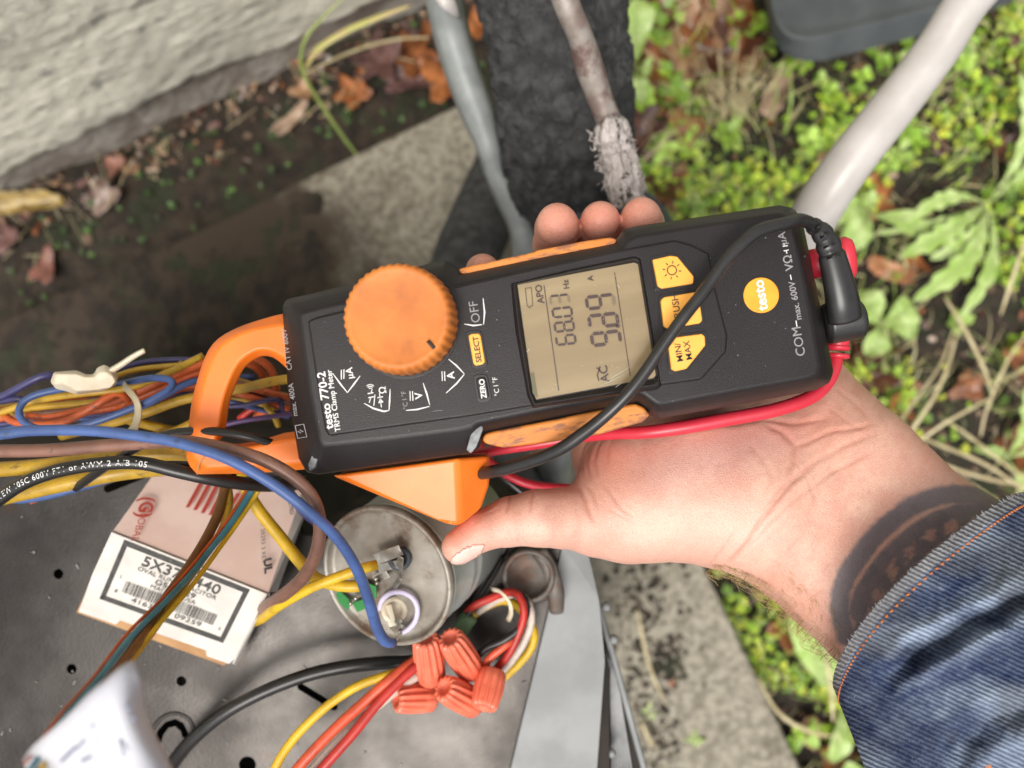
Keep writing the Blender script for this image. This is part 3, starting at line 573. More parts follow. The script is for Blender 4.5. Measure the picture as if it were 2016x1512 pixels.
mb.add(*ribbon_vf([(581,838),(598,835),(604,860),(586,863),(581,838)], dT, 1.5)); mb.add(*ribbon_vf([(597,850),(590,846),(593,853),(586,849)], dT, 1.6)); mb.build('hazard_symbol', m_grey, meter, smooth=False)
text('COM', 1573, 672, Dst, 100, 26, m_grey, meter); text('max. 600V', 1566, 592, Dst, 100.5, 18, m_grey, meter, .012); text('VΩ', 1553, 517, Dst, 100, 23, m_grey, meter, .012); text('µA', 1541, 470, Dst, 100, 22, m_grey, meter)
mb = MB()
for a in [(1569,643,1567,631),(1558,551,1556,541),(1549,499,1548,493),(1544,483,1543,478)]: mb.add(*ribbon_vf([a[:2], a[2:]], Dst, 1.8))
for a in [(1543,494,1553,492),(1541,485,1551,483.5)]: mb.add(*ribbon_vf([a[:2], a[2:]], Dst, 1.8))
# brackets round the dial positions
for pts, wd in [([(655,735),(671,757),(684,773)], (1.2, 3)), ([(684,773),(697,756),(709,740)], (1.2, 3)),
                ([(717,794),(735,804),(756,810),(766,808)], (1.2, 3.5)), ([(766,808),(767,790),(768,766)], (1.2, 3)), ([(799,808),(822,806),(846,800)], (1.2, 3)), ([(846,797),(840,775),(833,754)], (1.2, 3.2)),
                ([(883,707),(899,720),(914,736)], (1.2, 3)), ([(914,737),(899,755),(878,774)], (1.2, 3)), ([(914,638),(932,641),(949,639)], (1.2, 3.2)), ([(952,639),(954,615),(951,587)], (1.2, 3)),
                ([(672,728),(672,747)], 1.8), ([(677,727),(677,746)], 1.8), ([(812,770),(813,789)], 1.8), ([(807,770),(808,789)], 1.6), ([(875,731),(876,750)], 1.8), ([(870,731),(871,750)], 1.6)]:
    mk('dial_bracket', *ribbon_vf(pts, Dt, wd), m_white, meter, smooth=False)
for a in [(727,793,730,782),(733,766,730,774),(736,799,738,777)]: mb.add(*ribbon_vf([a[:2], a[2:]], Dt, 1.6))
for a in [(725,783,736,781),(724,775,735,773)]: mb.add(*ribbon_vf([a[:2], a[2:]], Dt, 2))
for r_ in (4, 7.5, 11): mb.add(*ribbon_vf([(729+r_*math.sin(t)*.9, 768-r_*math.cos(t)) for t in np.linspace(-.8, .8, 7)], Dt, 1.6))
mb.add([P(x, y, Dt) for x, y in [(745,794),(755,792),(748,783)]], [(0, 1, 2)]); mb.add(*ribbon_vf([(743,783),(754,781)], Dt, 2)); mb.add(*ribbon_vf([(751,802),(747,774)], Dt, 1.5))
mb.build('component_symbols', m_white, meter, smooth=False)
# round badge
lg = M('badge_orange', (.86, .30, .02), (.90, .46, .04), r=.35, ns=35)
V, Fc = plate(circ(1499, 581, 35, 40), Ds-.0006, .001); mk('badge', V, Fc, lg, meter, bevel=.0003)
text('testo', 1498, 581, Ds-.00075, 99, 29, m_white, meter, .022, sx=1.0)
V, Fc = plate(circ(1584, 505, 2.5, 10), Ds+.0028, .001); mk('pin_hole', V, Fc, m_ink, meter, smooth=False)

# hairline scratches and dust on the case
rs_ = random.Random(11); mb = MB()
for (x, y, a, L) in [(1352, 640, 80, 40), (1460, 660, 95, 30), (1500, 700, 70, 50), (1440, 690, 100, 60), (700, 680, 30, 14), (850, 810, 10, 22), (1085, 795, -12, 30), (1530, 520, 20, 16), (760, 880, -8, 40), (1380, 780, -10, 60)]:
    p0 = (x, y); p1 = (x+L*.5*math.cos(R(a))+2, y-L*.5*math.sin(R(a))); p2_ = (x+L*math.cos(R(a)), y-L*math.sin(R(a))+2)
    if in_poly(x, y, fp) and in_poly(*p2_, fp): mb.add(*ribbon_vf([p0, p1, p2_], Dp-.00012, (.3, 1.0)))
for i in range(85):
    x = rs_.uniform(610, 1600); y = rs_.uniform(430, 870); on = in_poly(x, y, fp)
    if not on and not in_poly(x, y, Sh): continue
    if in_poly(x, y, lcd): continue
    r_ = rs_.uniform(.5, 1.4); mb.add([P(x+r_*math.cos(t), y+r_*rs_.uniform(.5, 1)*math.sin(t), (Dp if on else Ds)-.0001) for t in (0, 1.2, 2.5, 3.8, 5.1)], [(0, 1, 2, 3, 4)])
o = mb.build('dust_specks', m_worn, meter, smooth=False); tag(o, kind='stuff')
mb = MB()
for i in range(40):
    x = rs_.uniform(1030, 1280); y = rs_.uniform(525, 780)
    if in_poly(x, y, lcd): mb.add([P(x+.9*math.cos(t), y+.7*math.sin(t), dS-.0002) for t in (0, 1.5, 3, 4.5)], [(0, 1, 2, 3)])
for x, y, x1, y1 in [(1180, 760, 1228, 738), (1190, 752, 1240, 722), (1036, 693, 1043, 686), (1214, 560, 1220, 568), (1200, 770, 1226, 752)]: mb.add(*ribbon_vf([(x, y), ((x+x1)/2+1, (y+y1)/2), (x1, y1)], dS-.0002, (.4, 1.3)))
o = mb.build('screen_scratches', m_pale, meter, smooth=False); tag(o, kind='stuff')
# ------------------------------------------------------------------ hand and forearm: one continuous surface
# chains of tapered round limbs (x, y, depth, radius px); blended smoothly into one body
HAND = [  # (k blend metres, [(x,y,d,r)...])
 (.000, [(903,1076,.322,33),(948,1045,.324,40),(1005,1027,.326,48),(1060,1020,.328,53)]),                # thumb end
 (.004, [(1060,1020,.328,53),(1110,1020,.332,59),(1165,1022,.337,70),(1230,1010,.342,88)]),               # thumb root
 (.010, [(1230,1005,.342,94),(1310,985,.342,118),(1400,985,.342,126),(1490,985,.344,128)]),               # ball of the thumb
 (.014, [(1250,930,.352,100),(1360,900,.352,130),(1470,900,.352,130)]),
 (.014, [(1330,800,.372,105),(1440,820,.370,120),(1530,830,.368,130),(1585,850,.362,136),(1640,920,.352,142)]),   # heel of the hand
 (.012, [(1188,900,.374,62),(1210,850,.378,70),(1160,760,.385,72),(1085,700,.388,66)]),                     # index side of the palm
 (.014, [(1250,880,.376,84),(1300,840,.378,92),(1240,700,.388,76),(1160,650,.388,70)]),
 (.014, [(1400,760,.384,90),(1330,640,.388,76),(1250,600,.388,66)]),
 (.014, [(1540,760,.380,110),(1440,640,.386,80),(1330,560,.388,66)]),
 (.016, [(1640,935,.350,142),(1750,1010,.345,140),(1870,1098,.342,142),(2150,1322,.335,150)]),          # forearm, outer
 (.018, [(1500,985,.346,126),(1590,1070,.345,128),(1650,1122,.343,130),(1740,1202,.340,134),(2000,1440,.335,150)]),       # forearm, inner
 (.010, [(1085,700,.388,50),(985,610,.388,40),(950,560,.375,34),(951,535,.350,32),(955,533,.338,29)]),      # index finger
]
FING = [
 (.004, [(1160,640,.388,52),(1105,540,.385,46),(1094,480,.362,44),(1097,452,.342,43),(1098,443,.334,42)]),
 (.004, [(1240,620,.388,50),(1190,530,.385,44),(1181,470,.362,41),(1181,446,.344,40),(1182,434,.335,39)]),
 (.004, [(1320,580,.388,48),(1275,510,.385,44),(1266,465,.362,43),(1265,440,.344,43),(1264,430,.336,42)]),
]
def seg_sdf(Pp, chain):
    out = None
    for (a, b) in zip(chain[:-1], chain[1:]):
        A_ = np.array(P(*a[:3]), np.float32); B_ = np.array(P(*b[:3]), np.float32); ra, rb = px(a[3], a[2]), px(b[3], b[2])
        ba = B_-A_; h = np.clip(((Pp-A_)@ba)/np.float32(ba.dot(ba)), 0, 1)
        d = np.sqrt((Pp[..., 0]-A_[0]-h*ba[0])**2+(Pp[..., 1]-A_[1]-h*ba[1])**2+(Pp[..., 2]-A_[2]-h*ba[2])**2)-(ra+(rb-ra)*h)
        out = d if out is None else smin(out, d, .002)
    return out
def smin(a, b, k):
    if k <= 0: return np.minimum(a, b)
    h = np.clip(.5+.5*(b-a)/k, 0, 1); return b+(a-b)*h-k*h*(1-h)
def hand_sdf(Pp):
    d = None
    for k, ch in HAND:
        s = seg_sdf(Pp, ch); d = s if d is None else smin(d, s, k)
    f = None
    for k, ch in FING:
        s = seg_sdf(Pp, ch); f = s if f is None else smin(f, s, .0012)
    return smin(d, f, .006)
lo_, hi_ = P(840, 1500, .42), P(2120, 370, .42)
h = .0016
ax = [np.arange(a, b, h, dtype=np.float32) for a, b in ((P(850, 0, .34).x, P(2180, 0, .34).x), (P(0, 1470, .36).y, P(0, 360, .36).y), (CH-.425, CH-.285))]
G = np.stack(np.meshgrid(*ax, indexing='ij'), -1); Vv = np.empty(G.shape[:3], np.float32)
for i in range(0, G.shape[0], 24): Vv[i:i+24] = hand_sdf(G[i:i+24])
ins_ = Vv < 0
s8 = sum(ins_[i:ins_.shape[0]-1+i, j:ins_.shape[1]-1+j, k:ins_.shape[2]-1+k].astype(np.int8) for i in (0, 1) for j in (0, 1) for k in (0, 1))
act = np.argwhere((s8 > 0) & (s8 < 8)); cid = -np.ones(s8.shape, np.int32); cid[tuple(act.T)] = np.arange(len(act))
acc = np.zeros((len(act), 3)); cnt = np.zeros(len(act))
for axis in range(3):
    o1_, o2_ = [a for a in range(3) if a != axis]
    for u in (0, 1):
        for v in (0, 1):
            off = np.zeros(3, int); off[o1_] = u; off[o2_] = v; a0 = act+off; a1 = a0.copy(); a1[:, axis] += 1
            v0 = Vv[tuple(a0.T)]; v1 = Vv[tuple(a1.T)]; m = (v0 < 0) != (v1 < 0)
            t = np.where(m, v0/(v0-v1+1e-12), 0); pt = a0.astype(float); pt[:, axis] += t
            acc[m] += pt[m]; cnt[m] += 1
HV = acc/cnt[:, None]*h+np.array([a[0] for a in ax]); HF = []
for axis in range(3):
    o1_, o2_ = [(1, 2), (2, 0), (0, 1)][axis]
    sl0 = [slice(None)]*3; sl1 = [slice(None)]*3; sl0[axis] = slice(0, -1); sl1[axis] = slice(1, None)
    ch_ = ins_[tuple(sl0)] != ins_[tuple(sl1)]; e = np.argwhere(ch_)
    e = e[(e[:, o1_] > 0) & (e[:, o2_] > 0) & (e[:, o1_] < s8.shape[o1_]) & (e[:, o2_] < s8.shape[o2_])]
    def c_(a, b): q_ = e.copy(); q_[:, o1_] -= a; q_[:, o2_] -= b; return cid[tuple(q_.T)]
    quad = np.stack([c_(1, 1), c_(0, 1), c_(0, 0), c_(1, 0)], -1); s_ = ins_[tuple(e.T)]
    quad[~s_] = quad[~s_][:, ::-1]; HF.append(quad[(quad >= 0).all(1)])
HF = np.vstack(HF)
# refine once: split every quad in four
def refine(V, Q):
    E = np.sort(np.stack([Q, np.roll(Q, -1, 1)], -1).reshape(-1, 2), 1); key, inv = np.unique(E[:, 0].astype(np.int64)*len(V)+E[:, 1], return_inverse=True)
    em = (V[key//len(V)]+V[key % len(V)])/2; fc = V[Q].mean(1); n = len(V); ei = inv.reshape(-1, 4)+n; fi = np.arange(len(Q))+n+len(em)
    out = np.concatenate([np.stack([Q[:, i], ei[:, i], fi, ei[:, i-1]], -1) for i in range(4)]); return np.vstack([V, em, fc]), out
HV, HF = refine(HV, HF)
def proj(V, it=2):
    V = V.astype(np.float32); e = np.float32(.0006)
    for _ in range(it):
        f = hand_sdf(V); g = np.stack([(hand_sdf(V+np.array(dv, np.float32)*e)-f)/e for dv in ((1, 0, 0), (0, 1, 0), (0, 0, 1))], -1)
        V = V-(f/np.maximum((g**2).sum(-1), .2))[:, None]*g
    return V, g/np.maximum(np.linalg.norm(g, axis=1), 1e-6)[:, None]
HV, HN = proj(HV)
dpt = CH-HV[:, 2]; HX = CX+HV[:, 0]/dpt*F; HY = CY-HV[:, 1]/dpt*F       # where each skin point lies, in photo pixels at build time
front = np.clip((HN[:, 2]+.15)*2.5, 0, 1)
# creases: polylines on the palm side (width px, depth m, redness)
CR = [
 ([(1420,1120),(1445,1098),(1470,1070),(1495,1030),(1530,985),(1560,950),(1600,918)], 6, .0011, .5), ([(1500,1010),(1540,960),(1590,920),(1660,880),(1730,850)], 8, .0006, .35),
 ([(1440,1105),(1500,1050),(1560,990),(1640,930),(1740,880)], 5, .0005, .25), ([(1545,940),(1562,910),(1568,875),(1540,850),(1500,838)], 7, .0008, .4), ([(1390,1118),(1420,1085),(1450,1040)], 4, .0003, .25),
 ([(1562,880),(1600,868),(1640,850),(1690,842),(1720,838)], 6, .0006, .35), ([(1350,850),(1420,835),(1500,828),(1580,835),(1640,825)], 7, .0006, .35), ([(1560,900),(1590,950),(1610,990)], 5, .0003, .25),
 ([(1148,938),(1146,905),(1150,880),(1165,860)], 4, .0007, .6), ([(1160,945),(1156,910),(1164,878),(1182,856)], 4, .0006, .5), ([(1175,938),(1172,905),(1180,875),(1200,853)], 4, .0005, .45), ([(1215,850),(1200,880),(1195,920)], 4, .0003, .3),
 ([(1136,955),(1150,985),(1158,1010),(1170,1035)], 6, .0006, .5), ([(1152,958),(1166,975),(1176,1000)], 5, .0004, .35), ([(1185,950),(1205,975),(1225,1000),(1250,1020)], 5, .0004, .35), ([(1195,1000),(1225,1015),(1250,1030)], 4, .0003, .2),
 ([(1004,972),(1003,990),(998,1008)], 4, .0006, .6), ([(1052,965),(1046,990),(1044,1012)], 4, .0005, .5), ([(1012,1070),(1006,1055),(1003,1045)], 3, .0005, .2), ([(1022,1074),(1016,1056)], 3, .0004, .2), ([(1001,1071),(997,1058)], 3, .0004, .2), ([(1038,1078),(1030,1060)], 3, .0003, .2),
 ([(930,1025),(950,1005),(975,990)], 4, .0002, .2), ([(925,1040),(950,1015),(985,998)], 4, .0002, .2),
 ([(1470,870),(1500,900),(1520,940),(1500,990)], 8, .0003, .2), ([(1640,760),(1680,790),(1710,830)], 6, .0003, .25), ([(1630,800),(1670,830),(1700,850)], 5, .0003, .25),
]
disp = np.zeros(len(HV)); red = np.zeros(len(HV)); drk = np.zeros(len(HV))
vis = (HY > 830) | (HX < 1320)
for pl_, wd, dp_, rd in CR:
    wob = (fbm(HX*.018, HY*.018, 5, 2)-.45)*10
    dd, t = seg_dist(HX+wob, HY-wob, pl_); fade = np.clip(np.sin(np.pi*np.clip(t, .03, .97))*2.2, 0, 1); g = np.exp(-(dd/wd*1.5)**2)*fade
    disp -= g*dp_*.6*front; drk = np.maximum(drk, g*rd*front); disp += np.exp(-((dd-wd*1.8)/wd)**2)*fade*dp_*.18*front
# fine wrinkles across the wrist and soft lumps
along = (HX-1500)*.77+(HY-1000)*.64; across = -(HX-1500)*.64+(HY-1000)*.77
wr = np.exp(-((along-90)/130)**2)
disp += (fbm(along*.05, across*.010, 31, 2)-.45)*.0009*wr*front+(fbm(HX*.012, HY*.012, 41, 2)-.45)*.0022*front
disp += (fbm(HX*.12+HY*.03, HY*.12-HX*.03, 51, 2)-.45)*.00010
HV = HV+HN*disp[:, None]
# skin colour (the skin's own): redder fingertips, joints and palm centre, paler ball of the thumb
col = np.tile(np.array([.65, .365, .28]), (len(HV), 1))
n1 = fbm(HX*.02, HY*.02, 61, 4); n2 = fbm(HX*.09, HY*.09, 62, 3)
def toward(c, m): 
    global col
    m = np.clip(m, 0, 1)[:, None]; col = col*(1-m)+np.array(c)*m
toward((.76, .50, .38), np.clip((n1-.45)*1.6, 0, .4)); toward((.62, .28, .20), np.clip((.47-n1)*2, 0, .35))
toward((.56, .25, .19), np.clip((n2-.47)*2.2, 0, .28))
g2 = lambda x, y, sx, sy: np.exp(-((HX-x)/sx)**2-((HY-y)/sy)**2)
toward((.72, .46, .37), .65*g2(1330, 1040, 190, 75)+.5*g2(1480, 1040, 60, 50)+.4*g2(1010, 1055, 60, 25))
toward((.72, .29, .21), .75*g2(915, 1030, 45, 45)+.7*g2(1097, 440, 60, 60)+.7*g2(1182, 435, 60, 60)+.7*g2(1262, 430, 60, 60)+.7*g2(951, 520, 40, 40)+.5*g2(1195, 1055, 30, 30)+.45*g2(1190, 890, 60, 60)+.35*g2(1400, 850, 150, 40)+.35*g2(1610, 830, 80, 60))
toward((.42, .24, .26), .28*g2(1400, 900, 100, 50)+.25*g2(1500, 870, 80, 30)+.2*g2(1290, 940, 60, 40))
col *= np.stack([1-drk*.32, 1-drk*.55, 1-drk*.6], -1)
# tattoo: dark band with patterned inner field towards the cuff
band, _ = seg_dist(HX, HY, [(1990,1000),(1954,985),(1918,974),(1882,973),(1850,976),(1821,985),(1790,1000),(1760,1023),(1735,1044),(1714,1065),(1694,1090),(1678,1115),(1664,1140),(1655,1165),(1652,1192),(1656,1220),(1666,1250)])
jag = (fbm(HX*.09, HY*.09, 71, 3)-.45)
tm = np.clip((24-band+jag*7)/8, 0, 1)*.86
cl, _ = seg_dist(HX, HY, [(1998,1012),(1940,1018),(1890,1020),(1850,1034),(1810,1058),(1778,1084),(1750,1112),(1728,1140),(1710,1170),(1700,1200)])
insidep = np.clip((34-cl)/8, 0, 1)
grid_ = np.clip(np.abs(np.sin(along*.055+across*.012+jag*3))*1.6-.75, 0, 1)
lines = np.maximum(np.clip(1-np.abs(((across*.030+jag*.7) % 1)-.5)*5.5, 0, 1), np.clip((fbm(HX*.06, HY*.06, 77, 3)-.5)*7, 0, 1))
far, _ = seg_dist(HX, HY, [(2010,1050),(1900,1060),(1850,1080),(1800,1110),(1760,1150),(1730,1200),(1712,1250)])
cl2, tp = seg_dist(HX+jag*12, HY+jag*12, [(1998,1022),(1940,1026),(1890,1030),(1850,1044),(1815,1068),(1784,1094),(1758,1122),(1738,1150),(1722,1182),(1714,1215)])
win = np.clip((13-cl2)/4, 0, 1)*np.clip((.30-np.abs((tp*7.5+jag*.9) % 1-.5))*5, 0, 1)*(.5+.9*fbm(HX*.05, HY*.05, 88, 2))
tm = np.maximum(tm, np.maximum(insidep, np.clip((40-far)/10, 0, 1))*np.clip(.84-.56*win+.10*lines, 0, .9))
tm *= np.clip((HN[:, 2]+.5)*2, 0, 1)
tm = np.clip(tm, 0, 1)
speck = .5+.5*fbm(HX*.5, HY*.5, 79, 2)
toward((.075, .105, .135), tm*(.75+.25*speck)*(1-.0*tm))
person = thing('person', 'open left hand of a person in a denim jacket holding the clamp meter', 'person', P(1560, 1000, .36))
m_skin = M('skin', (1, 1, 1), (.90, .85, .83), attr='col', r=.41, ns=1500, sss=.06, bump=.0)
t = m_skin.node_tree; p_ = t.nodes['Principled BSDF']; tc = nd(t, 'ShaderNodeTexCoord')
vo = nd(t, 'ShaderNodeTexVoronoi', feature='DISTANCE_TO_EDGE'); t.links.new(tc.outputs['Object'], vo.inputs['Vector']); vo.inputs['Scale'].default_value = 1300
b1 = bumpn(t, vo.outputs['Distance'], .40, .0005); b2 = bumpn(t, noise(t, tc.outputs['Object'], 1100, 5, .65), .32, .0006, b1); t.links.new(b2, p_.inputs['Normal'])
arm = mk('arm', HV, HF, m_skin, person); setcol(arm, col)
m_nail = M('nail', (.66, .40, .33), (.74, .50, .43), r=.22, ns=120, coat=.3)
# thumbnail: a thin shell standing just off the end of the thumb
na_ = R(26); rx_ = (HX-921)*math.cos(na_)-(HY-1090)*math.sin(na_); ry_ = (HX-921)*math.sin(na_)+(HY-1090)*math.cos(na_)
nm = ((rx_/37)**2+(ry_/14)**2 < 1) & (HN[:, 2] > -.35); qs = HF[nm[HF].all(1)]; us_ = np.unique(qs); mp_ = -np.ones(len(HV), int); mp_[us_] = np.arange(len(us_))
mk('thumbnail', HV[us_]+HN[us_]*.0005, mp_[qs], m_nail, person); sm_ = bpy.data.objects['thumbnail'].modifiers.new('th', 'SOLIDIFY'); sm_.thickness = .0006; sm_.offset = -1
# fine hair on the lower edge of the forearm
m_hair = M('hair', (.45, .32, .14), r=.5)
mb = MB(); rim = [(1400,1118),(1440,1122),(1480,1146),(1520,1185),(1560,1228),(1600,1262),(1640,1302)]
rs = spline(np.array([(x, y, 0) for x, y in rim], float), 4)[:, :2]
for i in range(230):
    k = random.randrange(len(rs)); x, y = rs[k]; inn = random.uniform(-2, 22); x0, y0 = x+inn*.62, y-inn*.78; L = random.uniform(12, 34); a = random.uniform(-.5, 1.3); d0 = .338 if inn < 6 else .328
    C, rad = path([(x0, y0, d0), (x0-.4*L*math.cos(a)-2, y0+.5*L, d0-.003), (x0+random.uniform(-.3, .9)*L, y0+L*random.uniform(.7, 1.1), d0-.002)], .45, .002)
    mb.add(*tube_vf(C, rad*.8, 3, cap=False))
for i in range(80):
    x0 = random.uniform(1530, 1650); y0 = 1160+(x0-1530)*.9+random.uniform(-60, 30); q_ = np.array([P(x0, y0, .30)]); a = random.uniform(.4, 1.4); L = random.uniform(14, 30)
    ii = np.argmin((HX-x0)**2+(HY-y0)**2-HN[:, 2]*400); d0 = float(CH-HV[ii, 2]); 
    C, rad = path([(x0, y0, d0+.0004), (x0+L*.5*math.cos(a), y0+L*.5*math.sin(a), d0-.0012), (x0+L*math.cos(a+.6), y0+L*math.sin(a+.6), d0-.0010)], .35, .002); mb.add(*tube_vf(C, rad*.8, 3, cap=False))
o = mb.build('arm_hair', m_hair, person); tag(o, kind='stuff')

# ------------------------------------------------------------------ denim sleeve
nphi, nv = 420, 300
ph = np.linspace(0, 2*np.pi, nphi, endpoint=False); vv = np.linspace(0, 1, nv)**1.0
PH, VVv = np.meshgrid(ph, vv, indexing='ij')
s_ = np.sin(PH); c_ = np.cos(PH)
e1 = np.array([190., -193.]); mid = np.array([1838., 1166.]); bow = np.array([-.716, -.698])
lo_side = np.clip((1-c_)/2, 0, 1)
L = VVv*560
dirx = .80*(1-lo_side)+.36*lo_side; diry = .62*(1-lo_side)+.94*lo_side
bw = np.where(s_ > 0, 62, 50)*s_*(1+.25*np.sin(PH)*np.cos(PH)*-1)
SX = mid[0]+c_*e1[0]+bow[0]*bw+dirx*L; SY = mid[1]+c_*e1[1]+bow[1]*bw+diry*L
SX += np.exp(-((PH-np.pi)/.5)**2)*(-4)*(1-VVv)
SD = .335-.062*s_-.018*VVv*np.clip(s_, 0, 1)
fold = [([(2060,1160),(1960,1205),(1880,1245),(1800,1290),(1750,1325)], 19, .0085), ([(2040,1395),(1960,1420),(1900,1460),(1870,1520)], 24, .0035), ([(2030,1075),(1950,1118),(1900,1130)], 26, .0022)]
dz = np.zeros(SX.shape)
for pl_, wd, a_ in fold:
    dd, t = seg_dist(SX+(fbm(SX*.012, SY*.012, 5)-.45)*40, SY+(fbm(SX*.012, SY*.012, 15)-.45)*40, pl_); f_ = np.clip(np.sin(np.pi*np.clip(t, .05, .95))*2, 0, 1)
    dz += np.exp(-(dd/wd)**2)*a_*f_; dz -= np.exp(-((dd-wd*1.9)/(wd*1.1))**2)*a_*.35*f_
dz += (fbm(SX*.012, SY*.012, 91, 4)-.45)*.0035*np.clip(VVv*6, .15, 1)
fr = (fbm(ph*60, ph*0, 95, 3)-.45)
SX[:, :6] += (bow[0]*fr*1.6)[:, None]*np.linspace(1, 0, 6)[None]; SY[:, :6] += (bow[1]*fr*1.6)[:, None]*np.linspace(1, 0, 6)[None]
dz -= .0016*np.clip((30-L)/6, 0, 1)
SD = SD+dz*np.clip(s_*1.6+.2, 0, 1)
SV = np.stack([(SX-CX)/F*SD, (CY-SY)/F*SD, CH-SD], -1)
idx = np.arange(nphi*nv).reshape(nphi, nv); nx_ = np.roll(idx, -1, 0)
Fq = np.stack([idx[:, :-1], nx_[:, :-1], nx_[:, 1:], idx[:, 1:]], -1).reshape(-1, 4)
m_denim = M('denim', (1, 1, 1), (.8, .8, .82), attr='col', r=.92, ns=40, spec=.2)
t = m_denim.node_tree; p_ = t.nodes['Principled BSDF']; uvn = nd(t, 'ShaderNodeUVMap', uv_map='weave')
mp = nd(t, 'ShaderNodeMapping'); t.links.new(uvn.outputs[0], mp.inputs[0]); mp.inputs['Rotation'].default_value = (0, 0, R(-65))
nzv = nd(t, 'ShaderNodeTexNoise'); t.links.new(mp.outputs[0], nzv.inputs['Vector']); nzv.inputs['Scale'].default_value = 14; nzv.inputs['Detail'].default_value = 3
wv = nd(t, 'ShaderNodeTexWave', wave_type='BANDS', bands_direction='X'); t.links.new(mp.outputs[0], wv.inputs['Vector']); wv.inputs['Scale'].default_value = 3.6; wv.inputs['Distortion'].default_value = 1.6; wv.inputs['Detail'].default_value = 2; wv.inputs['Detail Scale'].default_value = 3
mp2 = nd(t, 'ShaderNodeMapping'); t.links.new(uvn.outputs[0], mp2.inputs[0]); mp2.inputs['Rotation'].default_value = (0, 0, R(-65)); mp2.inputs['Scale'].default_value = (38, 13, 1)
sp = noise(t, mp2.outputs[0], 1.0, 3, .7)
col_in = p_.inputs['Base Color'].links[0].from_socket
c1 = mixc(t, ramp(t, wv.outputs['Fac'], .25, .85), (.55, .55, .6), (1.25, 1.25, 1.22)); c2_ = mixc(t, 1.0, col_in, c1, 'MULTIPLY')
c3 = mixc(t, ramp(t, sp, .60, .74), c2_, (.34, .38, .46)); t.links.new(c3, p_.inputs['Base Color'])
t.links.new(bumpn(t, wv.outputs['Fac'], .8, .0009, bumpn(t, sp, .5, .0008)), p_.inputs['Normal'])
sleeve = mk('denim_sleeve', SV.reshape(-1, 3), Fq, m_denim, person)
uvl = sleeve.data.uv_layers.new(name='weave'); li = np.zeros(len(sleeve.data.loops), np.int32); sleeve.data.loops.foreach_get('vertex_index', li)
uu = np.stack([SX.ravel()/100, -SY.ravel()/100], -1)[li]; uvl.data.foreach_set('uv', uu.astype(np.float32).ravel())
wear = np.clip((fbm(SX*.010+3, SY*.016, 101, 4)-.40)*3.2, 0, 1)+np.clip(-dz*130, 0, .35)+.5*(fbm(SX*.09, SY*.13, 141, 3)-.45)
sc_ = np.array([.050, .070, .135])[None, None]*(1-wear[..., None])+np.array([.26, .32, .42])[None, None]*wear[..., None]
gr = np.clip((fbm(SX*.008+9, SY*.012, 111, 3)-.5)*4, 0, .55)[..., None]; sc_ = sc_*(1-gr)+np.array([.11, .115, .12])*gr
hem = np.clip((26-L)/5, 0, 1)[..., None]; sc_ = sc_*(1-hem)+(np.array([.15, .15, .155])*(.9+1.3*fbm(SX*.25, SY*.25, 7)[..., None]))*hem
setcol(sleeve, sc_.reshape(-1, 3))
s = sleeve.modifiers.new('th', 'SOLIDIFY'); s.thickness = .0022; s.offset = -1
# orange stitching along the hem
m_st = M('orange_thread', (.55, .17, .035), (.40, .12, .03), r=.7, ns=300)
mb = MB(); jv = int(30/560*nv); line = SV[:, jv]; cum = np.r_[0, np.cumsum(np.linalg.norm(np.diff(line, axis=0), axis=1))]; pos = 0
nrm = np.gradient(line, axis=0)
while pos < cum[int(nphi*.56)]:
    a_ = np.array([np.interp(pos, cum, line[:, k]) for k in range(3)]); b_ = np.array([np.interp(pos+.0021, cum, line[:, k]) for k in range(3)]); m_ = (a_+b_)/2+np.array([0, 0, .0007]); a_ = a_+np.array([-.0002, -.0002, -.0001]); b_ = b_+np.array([.0002, .0002, -.0001])
    C = np.array([a_, (a_*.4+m_*.6), m_, (b_*.4+m_*.6), b_]); mb.add(*tube_vf(C, np.array([.0002, .00042, .0005, .00042, .0002]), 6)); pos += .0028
mb.build('hem_stitching', m_st, sleeve)
mb = MB()
for i in range(40):
    k = random.randrange(int(nphi*.55)); b0 = SV[k, 0]; x0 = CX+b0[0]/(CH-b0[2])*F; y0 = CY-b0[1]/(CH-b0[2])*F; d0 = CH-b0[2]; L_ = random.uniform(2, 6); a = math.atan2(bow[1], bow[0])+random.uniform(-1.2, 1.2)
    C, rad = path([(x0+4, y0+4, d0-.0005), (x0+L_*.5*math.cos(a), y0+L_*.5*math.sin(a), d0-.001), (x0+L_*math.cos(a+.4), y0+L_*math.sin(a+.4), d0-.0006)], .7, .001); mb.add(*tube_vf(C, rad, 4))
o = mb.build('frayed_threads', M('frayed_cotton', (.30, .30, .31), r=.9), sleeve); tag(o, kind='stuff')
# lower seam of the cuff placket at the corner of the frame
tube('cuff_seam', [(1930,1530,.262),(1958,1495,.262),(1990,1468,.262),(2030,1450,.262)], 4, m_st, sleeve, seg=8, squash=.5)
